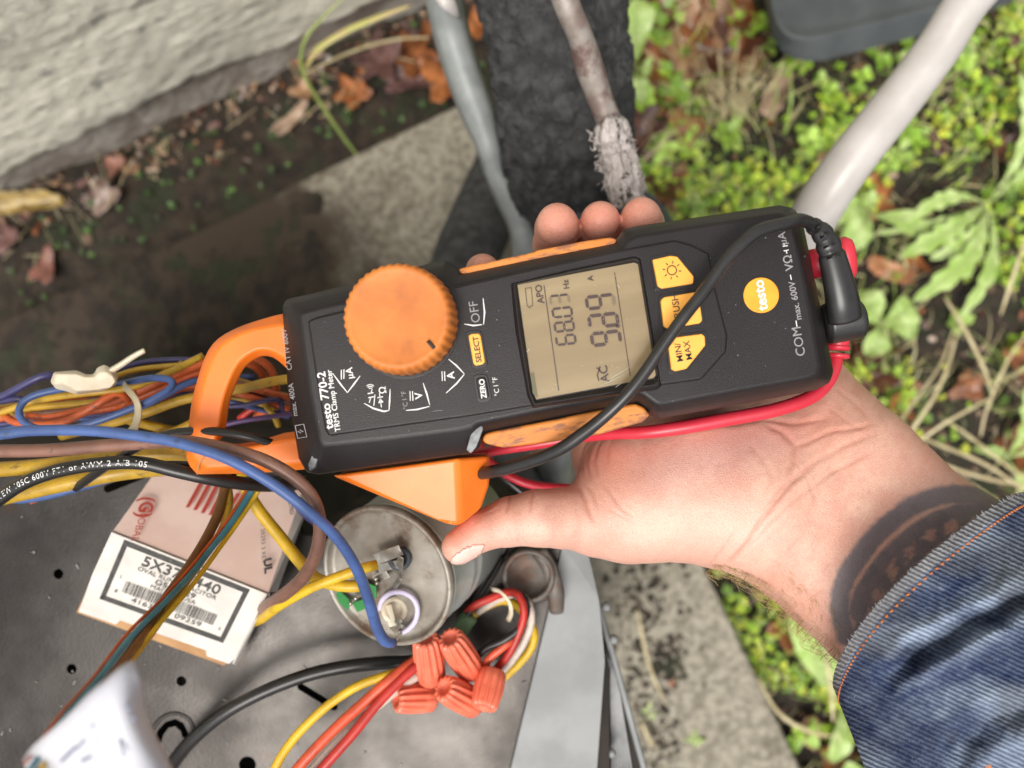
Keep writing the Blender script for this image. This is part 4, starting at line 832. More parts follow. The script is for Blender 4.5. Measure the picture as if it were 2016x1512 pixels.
# ------------------------------------------------------------------ test leads
tl = thing('black_test_lead', 'black test lead with angled plug crossing over the meter buttons', 'test lead', P(1650, 610, .3))
tube('cable', [(1606,449,.2895,13),(1590,437,.287,13),(1570,433,.283,13),(1547,440,.279,13),(1508,449,.276,13),(1476,466,.275,13),(1428,514,.275,13),(1390,568,.2755,12.6),(1349,620,.276,12.6),(1309,675,.277,12.2),(1273,728,.278,12.2),(1238,773,.279,12.2),(1198,813,.281,12.2),(1150,852,.285,13),(1095,888,.290,13),(1019,916,.299,13),(960,930,.310,12.5),(900,935,.335,12),(840,925,.36,12)], 14, m_rub, tl, seg=20, step=.0015)
V, Fc = lathe_vf(P(1616, 640, .308), P(1699, 625, .306), [(0, .0066), (.10, .0068), (.12, .0080), (.20, .0084), (.85, .0082), (.93, .0078), (1, .0062)], 32); mk('plug_barrel', V, Fc, m_rub, tl, auto=True)
V, Fc = tube_vf(*path([(1663,628,.2995,33),(1660,600,.297,33),(1654,568,.2955,31),(1645,530,.2945,28.5),(1637,500,.294,26.5)], 30, .0012), 20, squash=.72); mk('plug_stem', V, Fc, m_rub, tl)
bp = [(1637,502,.294,26),(1630,480,.293,24.5),(1621,463,.292,22),(1610,451,.2905,19),(1598,443,.289,16)]
C, rad = path(bp, 22, .0008); n = len(C); rad = rad*(1+.0*rad); rr = rad.copy()
for i in range(n):
    if (i*6//n) % 2 == 0 and (i*24//n) % 4 in (1, 2): rr[i] *= .90
V, Fc = tube_vf(C, rr, 20, squash=.75); mk('ribbed_boot', V, Fc, m_rub, tl)
for k, (x0, y0, x1, y1) in enumerate([(1622,513,1660,500),(1615,492,1652,478),(1609,474,1640,456),(1600,458,1622,440)]):
    tube('boot_rib', [(x0,y0,.2985),((x0+x1)/2,(y0+y1)/2-2,.2835),(x1,y1,.2975)], 2.2, m_rub, tl, seg=8)
rl = thing('red_test_lead', 'red test lead plugged in behind the black one and running under the meter', 'test lead', P(1660, 520, .33))
tube('cable', [(1646,700,.330,14),(1641,725,.328,14),(1627,754,.325,14),(1596,782,.322,14),(1530,806,.320,14),(1440,824,.320,14),(1340,842,.321,14),(1270,851,.324,13),(1200,854,.332,12),(1130,862,.343,11),(1050,876,.347,10),(980,886,.352,10),(900,900,.36,9)], 13, m_red, rl, seg=18, step=.002)
V, Fc = lathe_vf(P(1588, 522, .315), P(1634, 514, .315), [(0, .0060), (.6, .0062), (1, .0060)], 24); mk('plug_barrel', V, Fc, m_red, rl)
V, Fc = tube_vf(*path([(1655,478,.318,10),(1662,482,.316,17),(1666,505,.316,19),(1668,535,.317,18),(1664,552,.319,10)], 18, .001), 16); mk('plug_stem', V, Fc, m_red, rl)
V, Fc = tube_vf(*path([(1650,560,.330,24),(1650,620,.330,24),(1649,662,.330,23),(1648,690,.330,20)], 22, .002), 18); mk('plug_sleeve', V, Fc, m_red, rl)
for k, y in enumerate((668, 684, 700)):
    V, Fc = lathe_vf(P(1649, y-4, .330), P(1648, y+5, .330), [(0, .0042), (.15, .0052), (.85, .0050), (1, .0040)], 20); mk('boot_ring', V, Fc, m_red, rl)
o = tube('red_lead', [(940,860,.40),(960,905,.39),(1000,935,.385),(1050,955,.385),(1130,962,.39),(1200,960,.40)], 9, m_red, seg=12); tag(o, 'red lead passing behind the thumb just under the meter', 'test lead')
o = tube('black_lead', [(930,880,.395),(975,925,.39),(1010,955,.388),(1050,985,.39),(1100,1010,.40)], 7, m_rub, seg=12); tag(o, 'thin black lead beside the red lead behind the thumb', 'test lead')

# ------------------------------------------------------------------ loose wires
def wire(label, pts, r, mat, seg=12, step=.003, g=None, cat='wire'):
    o = tube('wire', pts, r, mat, seg=seg, step=step); tag(o, label, cat, g); return o
wire('thick blue wire arching over the jaw down to the round capacitor', [(-120,862,.29),(0,855,.288),(60,848,.287),(180,848,.284),(300,862,.281),(360,874,.279),(440,900,.277),(520,942,.277),(600,1000,.28),(660,1055,.29),(700,1115,.305),(724,1175,.322),(742,1235,.338),(758,1262,.345),(775,1266,.350,9)], 11, w_blue, 18)
C, rad = path([(770,1268,.350),(782,1258,.352),(790,1245,.354)], 3, .001); o = mk('wire_strands', *tube_vf(C, rad, 6), m_silver); tag(o, 'bare strands at the soldered end of the thick blue wire', 'wire')
wire('thick brown wire looping past the meter corner into the carton', [(-120,890,.30),(0,888,.297),(100,886,.294),(250,874,.29),(350,869,.287),(430,880,.284),(520,906,.283),(585,945,.285),(618,985,.288),(630,1035,.293),(622,1090,.302),(598,1135,.315),(565,1166,.335),(535,1187,.362),(512,1203,.392),(496,1216,.412)], 13, w_brown, 18)
wire('thin glossy black wire behind the brown wire at the jaw', [(150,960,.35),(200,925,.335),(255,890,.32),(310,861,.31),(370,849,.306),(440,851,.301),(500,862,.301),(560,880,.31),(620,890,.34)], 8.5, w_blk)
bw_ = [(-120,1060,.33),(-30,1003,.325),(40,955,.32),(110,928,.317),(200,913,.316),(280,912,.318),(350,928,.32),(430,945,.325),(520,955,.34),(600,950,.36)]
bwo = wire('black printed wire lying across the top of the carton', bw_, 13.5, w_blk, 18)
def text_on(s, pts, r, start, size, mat, parent, roll=.0):
    C, rad = path(pts, r, .002); T, _, _ = frames(C); cum = np.r_[0, np.cumsum(np.linalg.norm(np.diff(C, axis=0), axis=1))]
    V, Fc = text_mesh(s, .0, 'LEFT', 1.15); i0 = np.argmin(np.abs(CX+C[:, 0]/(CH-C[:, 2])*F-start)); s0 = cum[i0]; k = px(size, .32); out = []
    for x, y, z in V:
        q_ = s0+x*k; c_ = np.array([np.interp(q_, cum, C[:, j]) for j in range(3)]); t_ = np.array([np.interp(q_, cum, T[:, j]) for j in range(3)]); t_ /= np.linalg.norm(t_)
        up = np.array([0, 0, 1.])-t_*t_[2]; up /= np.linalg.norm(up); sd_ = np.cross(up, t_); rr_ = np.interp(q_, cum, rad); a = y*k/rr_+roll
        out.append(c_+sd_*rr_*1.03*math.sin(a)+up*rr_*1.03*math.cos(a))
    return mk('lettering', out, Fc, mat, parent, smooth=False)
text_on('SA TEW 105C 600V FT1 or AWM 2 A/B 105', bw_, 13.5, -12, 16, m_white, bwo)
# harness bundle
for lab, pts, r, m_ in [
 ('dirty blue loop of wire hanging over the orange loops', [(150,762,.345),(110,768,.345),(75,776,.344),(50,788,.343),(37,808,.342),(46,830,.341),(80,845,.34),(130,846,.34),(190,830,.34),(250,808,.342),(305,784,.345),(338,762,.348),(336,749,.35),(310,744,.352),(265,750,.355),(205,768,.36)], 7, w_blue),
 ('orange loop of wire curling at the left edge of the bundle', [(5,812,.356),(22,828,.355),(60,836,.354),(110,834,.353),(155,818,.352),(195,793,.352),(222,775,.354),(240,776,.356),(252,790,.36)], 7.5, w_or),
 ('inner orange loop lying inside the blue loop', [(55,818,.36),(90,822,.359),(140,812,.358),(190,800,.358),(230,790,.36),(270,770,.362)], 7, w_or),
 ('yellow wire along the top of the orange loops', [(-60,822,.355),(0,812,.354),(60,792,.353),(120,780,.352),(180,773,.352),(230,768,.354),(290,752,.358),(350,725,.364),(400,700,.37)], 7, w_yel),
 ('second yellow wire just under the nylon connector', [(-60,835,.364),(20,812,.362),(90,800,.361),(170,794,.361),(240,778,.363),(310,742,.368),(360,715,.375)], 6.5, w_yel),
 ('purple wire on the upper left above the bundle', [(-60,800,.36),(0,782,.36),(40,762,.358),(80,742,.357),(110,738,.36)], 7.5, w_navy),
 ('dirty navy wire at the left edge beside the loops', [(-60,790,.362),(0,790,.362),(40,785,.36),(60,800,.362)], 7, w_navy),
 ('navy wire along the back of the bundle behind the tie tail', [(180,745,.375),(240,725,.374),(290,712,.374),(350,708,.376),(420,712,.38),(480,722,.385)], 5.5, w_navy),
 ('ochre wire below the navy one at the back of the bundle', [(200,752,.37),(260,730,.369),(320,722,.37),(380,718,.374),(440,716,.38)], 5.5, w_yel),
 ('orange wire rising behind the upper jaw', [(230,788,.362),(290,762,.363),(340,738,.366),(390,718,.37),(450,700,.376),(500,704,.38),(532,726,.385),(543,765,.39),(530,800,.395),(505,822,.40)], 8.5, w_or),
 ('second orange wire rising behind the upper jaw', [(230,800,.366),(300,772,.367),(350,750,.37),(400,730,.374),(450,714,.38),(495,718,.385),(520,745,.39),(522,780,.395),(500,806,.40)], 7.5, w_or),
 ('orange wire under the cable tie', [(160,812,.37),(230,800,.37),(290,785,.37),(340,760,.374),(400,745,.38)], 7.5, w_or),
 ('blue wire running from the loop towards the jaw', [(200,830,.37),(270,806,.366),(330,775,.366),(375,752,.37),(430,744,.378),(500,742,.385)], 7, w_blue),
 ('yellow wire passing through the jaw opening', [(120,858,.37),(200,838,.367),(280,815,.366),(350,790,.368),(420,775,.368),(480,765,.365),(530,752,.362),(600,742,.362)], 9.5, w_yel),
 ('yellow wire crossing low through the bundle', [(180,805,.38),(230,820,.378),(290,836,.376),(350,850,.376),(420,862,.38)], 9.5, w_yel),
 ('ochre wire sloping up into the jaw from below', [(300,862,.37),(350,846,.368),(390,826,.37),(430,812,.374)], 8, w_yel),
 ('thin navy wire across the jaw opening', [(440,800,.375),(480,798,.375),(530,788,.375),(552,790,.38),(556,815,.385)], 5, w_navy),
 ('thin purple wire low in the jaw opening', [(420,842,.37),(470,830,.37),(520,822,.37),(600,812,.37)], 5, w_pur),
 ('small yellow wire looped inside the jaw opening', [(518,790,.378),(528,805,.378),(540,820,.38),(548,838,.385)], 6, w_yel),
 ('dark red wire inside the jaw opening', [(470,825,.39),(492,808,.39),(512,800,.39),(530,812,.39)], 6, w_red),
 ('thick yellow wire below the brown wire at the left edge', [(-120,930,.335),(0,924,.33),(80,918,.328),(150,910,.328),(230,898,.33),(330,892,.332),(400,895,.335),(470,905,.34)], 15, w_yel),
 ('lower yellow wire running along the panel edge', [(-120,1010,.36),(0,980,.352),(80,962,.35),(160,945,.35),(240,930,.352),(330,920,.36)], 16, w_yel),
 ('blue wire lowest along the panel edge', [(-120,1000,.37),(0,984,.366),(60,981,.364),(130,966,.362),(200,946,.365),(280,925,.37)], 9, w_blue),
 ('dark orange wire under the printed wire', [(60,985,.375),(140,955,.372),(220,935,.372),(300,930,.375)], 8, w_or),
 ('yellow wire coming down from the jaw across the carton', [(478,930,.35),(486,965,.352),(510,1005,.354),(550,1055,.355),(590,1105,.353),(622,1138,.349),(670,1153,.345),(715,1153,.345)], 12, w_yelc),
 ('yellow wire from the carton up to the capacitor terminal', [(494,1226,.412),(517,1216,.385),(550,1192,.35),(610,1158,.335),(660,1138,.333),(705,1122,.333),(742,1112,.336)], 10.5, w_yelc),
 ('brown wire of the ribbon running down from the jaw to the white tag', [(446,920,.36),(443,960,.355),(430,1010,.345),(405,1062,.330),(372,1115,.312),(325,1180,0.290),(270,1265,0.260),(205,1350,0.233),(140,1430,0.210),(70,1530,0.188),(20,1600,0.179)], 10, w_brn2),
 ('yellow brown wire beside the brown one in the ribbon', [(438,920,.365),(452,985,.352),(436,1045,.338),(396,1105,.320),(350,1170,0.296),(292,1255,0.267),(222,1345,0.237),(158,1428,0.212),(92,1525,0.190),(40,1600,0.179)], 7.5, w_yel),
 ('teal wire twisting along the ribbon to the tag', [(512,940,.345),(492,972,.345),(455,1030,.336),(412,1085,.322),(376,1130,.306),(332,1178,0.284),(262,1250,0.260),(195,1335,0.233),(130,1410,0.209),(70,1500,0.189),(0,1590,0.179)], 6, w_teal),
 ('thin yellow wire alongside the teal one in the ribbon', [(520,946,.346),(500,980,.346),(463,1036,.337),(424,1090,.323),(388,1140,.306),(345,1192,0.284),(275,1272,0.260),(208,1352,0.232),(143,1428,0.208),(82,1512,0.188)], 5, w_yelc),
 ('thin orange wire on the outside of the ribbon', [(502,938,.345),(484,968,.345),(447,1026,.336),(405,1080,.322),(368,1125,.306),(320,1178,0.284),(250,1248,0.260),(183,1335,0.233),(118,1408,0.209),(50,1502,0.189)], 3.5, w_or),
 ('thick black wire crossing the panel to the arched knockout', [(835,1302,.40),(790,1304,.398),(740,1306,.396),(660,1316,.394),(590,1334,.392),(510,1366,.39),(440,1405,.39),(385,1450,.395),(345,1495,.41),(325,1530,.43)], 13, w_blk),
 ('yellow wire leaving the connectors towards the lower edge', [(800,1318,.385),(760,1330,.382),(705,1350,.38),(650,1385,.378),(605,1425,.376),(570,1465,.374),(545,1505,.372),(515,1580,.37)], 9, w_yelc),
 ('orange wire leaving the connectors towards the lower edge', [(860,1270,.39),(815,1302,.385),(770,1336,.38),(720,1380,.378),(670,1425,.375),(625,1470,.372),(585,1515,.37),(530,1590,.365)], 11, w_orr),
 ('white wire between the orange and the dark red wire', [(830,1325,.39),(790,1352,.387),(745,1388,.384),(700,1425,.381),(655,1470,.378),(615,1515,.375),(560,1580,.37)], 9, w_wht),
 ('dark red wire to the right of the white wire', [(850,1290,.385),(812,1318,.381),(775,1352,.378),(735,1395,.375),(695,1445,.372),(655,1490,.37),(620,1530,.368),(570,1600,.36)], 10, w_red),
 ('red wire looping round behind the connectors', [(965,1330,.395),(1000,1290,.39),(1022,1245,.388),(1032,1205,.388),(1022,1172,.39),(998,1166,.394),(965,1178,.398),(930,1195,.40),(905,1225,.405)], 8, w_red),
 ('white wire outermost in the loop of four', [(970,1338,.40),(1000,1310,.398),(1030,1268,.395),(1046,1225,.395),(1042,1190,.397),(1020,1170,.40),(985,1178,.405),(940,1205,.41)], 7.5, w_wht),
 ('yellow wire bulging out to the right of the loop', [(975,1345,.405),(1005,1322,.403),(1040,1285,.40),(1052,1255,.40),(1045,1228,.402),(1020,1195,.405),(990,1182,.408),(955,1195,.41),(925,1215,.415)], 8.5, w_yelc),
 ('black wire curving inside the red loop', [(942,1290,.392),(958,1275,.39),(990,1262,.388),(1020,1240,.388),(1036,1210,.389),(1034,1180,.39),(1010,1165,.398)], 7, w_blk),
 ('orange red wire joining the right hand connector', [(955,1322,.39),(960,1300,.389),(985,1278,.388),(1010,1258,.389)], 8, w_orr),
 ('black wire running up beside the capacitor to the pipe boss', [(905,1235,.405),(940,1170,.41),(965,1125,.412),(985,1095,.414),(1000,1065,.415)], 9, w_blk),
 ('black hose end beside the side of the capacitor', [(890,1260,.40),(925,1205,.40),(960,1150,.405),(990,1098,.41)], 6, w_blk),
 ('dark wire coming out of the gap above the carton', [(560,940,.40),(590,1000,.40),(640,1040,.41),(700,1060,.415)], 8, w_navy),
 ]: wire(lab, pts, r, m_)
tube('green_sleeve', [(900,1250,.402),(912,1232,.401),(925,1212,.401)], 17, w_grnsl, None, seg=16, squash=.8); g_ = bpy.data.objects['green_sleeve']; tag(g_, 'green spiral sleeve round the wires beside the capacitor', 'cable sleeve')
o = tube('cable_tie', [(968,1160,.392),(985,1165,.382),(1002,1185,.380),(1006,1206,.385),(1000,1222,.394)], 5.5, m_nylon, seg=8, squash=.4); tag(o, 'white nylon tie round the loop of wires behind the connectors', 'cable tie')
o = tube('cable_tie', [(243,758,.354),(252,768,.343),(268,788,.340),(272,812,.342),(266,838,.348),(256,852,.358)], 8, m_tie, seg=8, squash=.3); tag(o, 'translucent nylon tie strapped round the orange and yellow bundle', 'cable tie')
rw = random.Random(4)
for k in range(14):
    m_, cn = [(w_or, 'orange'), (w_yel, 'yellow'), (w_navy, 'navy'), (w_brown, 'brown'), (w_yel, 'yellow'), (w_or, 'orange'), (w_blue, 'blue')][k % 7]; o_ = rw.uniform(-18, 30); dd_ = rw.uniform(.372, .395)
    wire('thin %s wire buried deep in the harness bundle' % cn, [(-100, 830+o_, dd_), (0, 818+o_+rw.uniform(-9, 9), dd_), (100, 800+o_+rw.uniform(-9, 9), dd_), (200, 790+o_+rw.uniform(-12, 12), dd_), (290, 775+o_*.8+rw.uniform(-9, 9), dd_), (380, 755+o_*.8+rw.uniform(-12, 12), dd_), (470, 760+o_+rw.uniform(-12, 12), dd_), (570, 790+o_, dd_+.01)], rw.uniform(5, 7.5), m_, g='wires deep in the harness bundle')
# nylon connector with the cut tail
nc = thing('nylon_connector', 'cream nylon connector with a cut tie tail above the wire bundle', 'connector', P(170, 750, .34))
V, Fc = rings_vf([[P(x, y, .3325) for x, y in [(112,736),(150,736),(168,742),(186,742),(196,733),(208,732),(222,740),(228,752),(218,764),(190,768),(150,770),(140,762),(124,755),(106,758)]],
                  [P(x, y, .3385) for x, y in [(106,732),(150,729),(170,737),(184,737),(192,723),(206,717),(224,728),(233,738),(229,757),(205,770),(150,777),(128,770),(110,766),(99,752)]],
                  [P(x, y, .352) for x, y in [(110,738),(150,736),(170,742),(184,742),(192,730),(206,724),(220,732),(228,740),(224,755),(205,766),(150,771),(130,766),(114,762),(104,752)]]])
mk('connector_body', V, Fc, m_nylon, nc, bevel=.0008)
V, Fc = tube_vf(*path([(212,734,.336,7),(235,720,.334,6.5),(262,702,.331,6),(284,690,.329,5.5)], 6, .002), 4, squash=.6); mk('tie_tail', V, Fc, m_nylon, nc)

# ------------------------------------------------------------------ wire nuts
def nut(label, a, b):
    a3, b3 = P(*a), P(*b)
    V, Fc = lathe_vf(a3, b3, [(0, .0066, 0), (.05, .0073, .01), (.28, .0074, .02), (.34, .0073, .06), (.62, .0070, .085), (.90, .0063, .10), (1.0, .0055, .10), (1.01, .0036, .05), (.93, .0030, 0), (.92, .0005, 0)], 120, nr=13)
    o = mk('wire_connector', V, Fc, m_nut); tag(o, label, 'wire connector', 'orange wire connectors bunched on the panel'); return o
nut('upright orange wire connector at the rim of the capacitor, leftmost of the upper two', (850,1334,.390), (838,1256,.375))
nut('orange wire connector right of the upright one, tilted to the lower right', (928,1320,.392), (886,1256,.374))
nut('darker orange wire connector at the far right with its tip down', (970,1322,.388), (952,1394,.376))
nut('orange wire connector lying between the left and the right lower ones', (934,1386,.390), (874,1354,.374))
nut('orange wire connector lowest left with its tip pointing left', (852,1372,.394), (780,1376,.384))

# ------------------------------------------------------------------ carton with label
box = thing('capacitor_carton', 'small pink and white carton with a capacitor label and barcode lying on the panel', 'box', P(390, 1110, .41))
A_, B_, D_ = P(223,1045,.377), P(529,1167,.374), P(318,912,.404)
O_ = Vector((0, 0, CH)); nT = (B_-A_).cross(D_-A_); r__ = P(598,962,.40)-O_; C_ = O_+r__*((A_-O_).dot(nT)/r__.dot(nT))
E_, G_ = P(157,1202,.409), P(457,1306,.406)
dn_ = Vector((0, 0, -.0012))
def slab(name, q_, mat, th=.0008, sub=1):
    n = (q_[1]-q_[0]).cross(q_[3]-q_[0]).normalized(); n = n if n.z > 0 else -n
    V = list(q_)+[v-n*th for v in q_]; V, Fc = prism_vf(V[:len(q_)], V[len(q_):]); return mk(name, V, Fc, mat, box, bevel=.0003, smooth=False)
slab('top_panel', [A_, B_, C_, D_], m_pink)
# label flap: notched lower edge, bulging slightly
lf = [(0, 0), (1, 0), (1.005, .90), (.985, 1.0), (.84, 1.0), (.82, .93), (.26, .93), (.245, 1.0), (.0, 1.0), (-.01, .5)]
qf = [A_+Vector((0, 0, .0006)), B_+Vector((0, 0, .0006)), G_, E_]
fn = (qf[1]-qf[0]).cross(qf[3]-qf[0]).normalized(); fn = fn if fn.z > 0 else -fn
V, Fc = prism_vf([bil(qf, u, v)+fn*.0010 for u, v in lf], [bil(qf, u, v)+fn*.0001 for u, v in lf]); mk('label_flap', V, Fc, m_label, box, smooth=False, bevel=.0002)
slab('inner_flap', [A_-Vector((0, 0, .003)), B_-Vector((0, 0, .003)), P(441, 1311, .414), P(150, 1206, .415)], m_card)
slab('side_panel', [B_+Vector((.0002, 0, 0)), P(528,1172,.392), P(463,1308,.412), G_], m_label)
V, Fc = prism_vf([B_, P(545,1165,.398), P(610,985,.413), C_], [v-Vector((0,0,.001)) for v in [B_, P(545,1165,.398), P(610,985,.413), C_]]); mk('side_panel', V, Fc, m_label, box, smooth=False)
slab('bottom_panel', [P(152,1202,.4165), P(445,1309,.4165), P(598,990,.4165), P(318,925,.4165)], m_card)
V, Fc = prism_vf([A_, D_, P(318,925,.415), P(160,1203,.413)], [v-Vector((0,0,.001))+Vector((.001,0,0)) for v in [A_, D_, P(318,925,.415), P(160,1203,.413)]]); mk('side_panel', V, Fc, m_pink, box, smooth=False)
# label print
mb = MB(); off = .0013
for r_ in ((.09,.02,.895,.075),(.09,.70,.895,.755),(.09,.02,.12,.755),(.865,.02,.895,.755)): quad_rect(mb, qf, *r_, off)
quad_text(mb, qf, '5X370/440', .49, .165, .112, .165, .008, off=off); quad_text(mb, qf, 'OVAL RUN CAPACITOR', .485, .262, .047, .070, .0, off=off)
quad_text(mb, qf, 'GSA2029', .49, .335, .068, .085, .008, off=off); quad_text(mb, qf, 'MADE IN USA', .49, .405, .048, .065, 0, off=off)
u = .20; rb = random.Random(3)
while u < .79:
    w_ = rb.choice((.0035, .0035, .006, .009)); quad_rect(mb, qf, u, .445, min(u+w_, .80), .585, off); u += w_+rb.choice((.0035, .0045, .007))
quad_text(mb, qf, '41632', .36, .635, .070, .085, 0, off=off); quad_text(mb, qf, '09259', .64, .635, .070, .085, 0, off=off); quad_text(mb, qf, '8', .165, .60, .040, .055, 0, off=off); quad_text(mb, qf, '3', .835, .60, .040, .055, 0, off=off)
quad_text(mb, qf, 'L', .16, .42, .03, .05, 0, off=off)
mb.build('label_print', m_blkink, box, smooth=False)
qt = [D_, C_, B_, A_]; mb = MB()    # top panel, u right along the back edge, v towards the label
def tq(x, y): return P(x, y, .3755)
qT = [D_, C_, B_, A_]
quad_text(mb, qT, '(G)', .095, .63, .115, .20, .03, rot=-72, off=.0022); quad_text(mb, qT, 'GLOBAL', .125, .83, .060, .115, .0, rot=-76, off=.0022)
mb.build('logo_print', m_redink, box, smooth=False); mb = MB()
nT = (B_-A_).cross(D_-A_).normalized(); nT = nT if nT.z > 0 else -nT
def stripe(x0, y0, x1, y1, w_):
    pts = []
    for x, y in ((x0-w_/2, y0), (x1-w_/2, y1), (x1+w_/2, y1), (x0+w_/2, y0)):
        o_ = P(x, y, .3)-Vector((0, 0, CH)); t_ = (A_-Vector((0, 0, CH))).dot(nT)/o_.dot(nT); pts.append(Vector((0, 0, CH))+o_*t_+nT*.0022)
    mb.add(pts, [(0, 1, 2, 3)])
for k, (x0, y0, x1, y1) in enumerate([(402,945,370,1003),(417,948,385,1008),(432,950,400,1014),(447,953,415,1018),(470,975,436,1032),(486,985,452,1042)]): stripe(x0, y0, x1, y1, 8)
mb.build('stripe_print', m_redink, box, smooth=False); mb = MB()
quad_text(mb, qT, 'UL', .945, .80, .065, .11, .05, rot=-62, off=.0022); quad_text(mb, qT, '1 28293 3 REV', .87, .62, .034, .065, 0, rot=-62, off=.0022); quad_text(mb, qT, 'LISTED', .96, .22, .035, .055, .02, rot=-62, off=.0022)
mb.build('small_print', m_blkink, box, smooth=False)

# ------------------------------------------------------------------ round run capacitor
capo = thing('round_capacitor', 'round metal run capacitor with dusty lid and terminals under the thumb', 'capacitor', P(862, 1062, .43))
ct, cb = P(757, 1137, .362), P(893, 1030, .430)
L_ = (ct-cb).length
V, Fc = lathe_vf(cb, ct, [(0, .0335), (.02, .0345), (.5, .0345), (.52, .0349), (.54, .0345), (.62, .0345), (.64, .0349), (.66, .0345), (.90, .0342), (.93, .0346)], 72); mk('can', V, Fc, m_capside, capo)
V, Fc = lathe_vf(cb, ct, [(.92, .0344), (.96, .0352), (.99, .0350), (1.0, .0343), (1.0, .0334), (.985, .0326), (.955, .0320), (.95, .0300), (.955, .018), (.957, .004)], 72); mk('lid', V, Fc, m_cap, capo)
nrm_ = (ct-cb).normalized()
def onlid(x, y, hgt=0):
    o_ = P(x, y, .3)-Vector((0, 0, CH)); c0 = cb+(ct-cb)*.955+nrm_*hgt; t_ = (c0-Vector((0, 0, CH))).dot(nrm_)/o_.dot(nrm_); return Vector((0, 0, CH))+o_*t_
def post(x, y, r_, hh, mat, name): V, Fc = lathe_vf(onlid(x, y), onlid(x, y, hh), [(0, r_), (.8, r_), (1, r_*.85), (.98, r_*.6), (.7, r_*.55)], 28); return mk(name, V, Fc, mat, capo)
post(787, 1100, .0056, .005, m_elbow, 'terminal_post'); post(777, 1200, .0064, .0035, m_nylon, 'terminal_post')
V, Fc = tube_vf(*path([(x, y, CH-onlid(x, y, .0035).z) for x, y in [(748,1200),(752,1182),(768,1168),(790,1165),(812,1176),(822,1196),(818,1222),(802,1240),(790,1244)]], 5.5, .002), 10); mk('lilac_ring', V, Fc, w_lil, capo)
def tab(x0, y0, x1, y1, w_, h0, h1, mat=m_silver, name='spade_tab'):
    a, b = onlid(x0, y0, h0), onlid(x1, y1, h1); dd = (b-a).normalized(); s_ = dd.cross(nrm_).normalized()*px(w_, .36)/2; up = nrm_*.0009
    top = [a-s_+up, a+s_+up, b+s_*.9+up, b-s_*.9+up]; V, Fc = prism_vf(top, [v-up for v in top]); return mk(name, V, Fc, mat, capo, bevel=.0003)
tab(740, 1100, 790, 1082, 24, .006, .008, m_silver); tab(745, 1118, 790, 1108, 18, .004, .007); tab(738, 1140, 765, 1128, 20, .003, .004); tab(775, 1160, 790, 1138, 10, .002, .008); tab(786, 1130, 790, 1095, 15, .003, .012)
tab(764, 1190, 775, 1232, 20, .004, .006, m_nylon, 'terminal_block'); tab(772, 1238, 790, 1218, 14, .004, .007); tab(780, 1246, 792, 1228, 10, .003, .005)
tab(700, 1150, 742, 1165, 30, .001, .004, w_grn, 'green_fish_paper'); tab(664, 1168, 690, 1192, 26, .001, .003, w_grn, 'green_fish_paper'); tab(700, 1195, 722, 1186, 22, .001, .003, w_grn, 'green_fish_paper')
for x, y in ((690, 1188), (700, 1178), (740, 1140), (742, 1148), (788, 1222), (787, 1244)): V, Fc = lathe_vf(onlid(x, y, .003), onlid(x, y, .0075), [(0, .0011), (.7, .0010), (1, .0006)], 10); mk('solder_drop', V, Fc, m_silver, capo)

# ------------------------------------------------------------------ white paper tag in the foreground
tg = thing('paper_tag', 'blurred white paper tag in the near lower left corner', 'tag', P(190, 1450, .20))
nu = 24; TV = []
lft = [(50,1495,0.196),(70,1465,0.192),(130,1412,0.188),(180,1362,0.187),(215,1335,0.188),(240,1312,0.190),(262,1303,0.193)]; rgt = [(140,1800,0.206),(250,1720,0.206),(340,1620,0.205),(345,1540,0.202),(310,1465,0.201),(283,1405,0.199),(278,1345,0.198)]
la = spline(np.array(lft), 12); ra = spline(np.array(rgt), 12)
for i in range(nu+1):
    s = i/nu; a = np.array([np.interp(s, np.linspace(0, 1, len(la)), la[:, k]) for k in range(3)]); b = np.array([np.interp(s, np.linspace(0, 1, len(ra)), ra[:, k]) for k in range(3)])
    for j in range(13):
        t_ = j/12; q_ = a*(1-t_)+b*t_; q_[2] -= .006*math.sin(math.pi*t_)+.0012*math.sin(s*9+t_*5); TV.append(P(*q_))
Fc = [(i*13+j, (i+1)*13+j, (i+1)*13+j+1, i*13+j+1) for i in range(nu) for j in range(12)]
o = mk('paper', TV, Fc, m_tagm, tg); sm = o.modifiers.new('th', 'SOLIDIFY'); sm.thickness = .0006
mb = MB()
def ontag(x, y): 
    v = min(TV, key=lambda v: (CX+v.x/(CH-v.z)*F-x)**2+(CY-v.y/(CH-v.z)*F-y)**2); return CH-v.z-.0012
for pts, wd in [([(120,1500),(150,1470)], 7), ([(150,1475),(168,1455)], 5), ([(245,1385),(255,1400)], 8), ([(258,1412),(266,1418)], 9), ([(180,1430),(205,1420),(215,1440)], 6), ([(190,1460),(215,1455)], 5), ([(235,1455),(245,1490)], 5), ([(160,1500),(185,1485)], 6)]:
    dz_ = ontag(*pts[0]); mb.add(*ribbon_vf(pts, dz_, wd))
mb.build('tag_writing', m_tagink, tg, smooth=False)
# scattered specks of solder and lint on the panel
mb = MB()
for i in range(50):
    x = random.uniform(0, 1060); y = random.uniform(990, 1510)
    if x > 1090-(y-1090)*.22: continue
    C, rad = path([(x, y, PD-.0002), (x+random.uniform(-5, 5), y+random.uniform(-5, 5), PD-.0006), (x+random.uniform(-8, 8), y+random.uniform(-8, 8), PD-.0003)], random.uniform(.5, 1.1), .001); mb.add(*tube_vf(C, rad, 4))
o = mb.build('panel_lint', m_foil, unit); tag(o, kind='stuff')
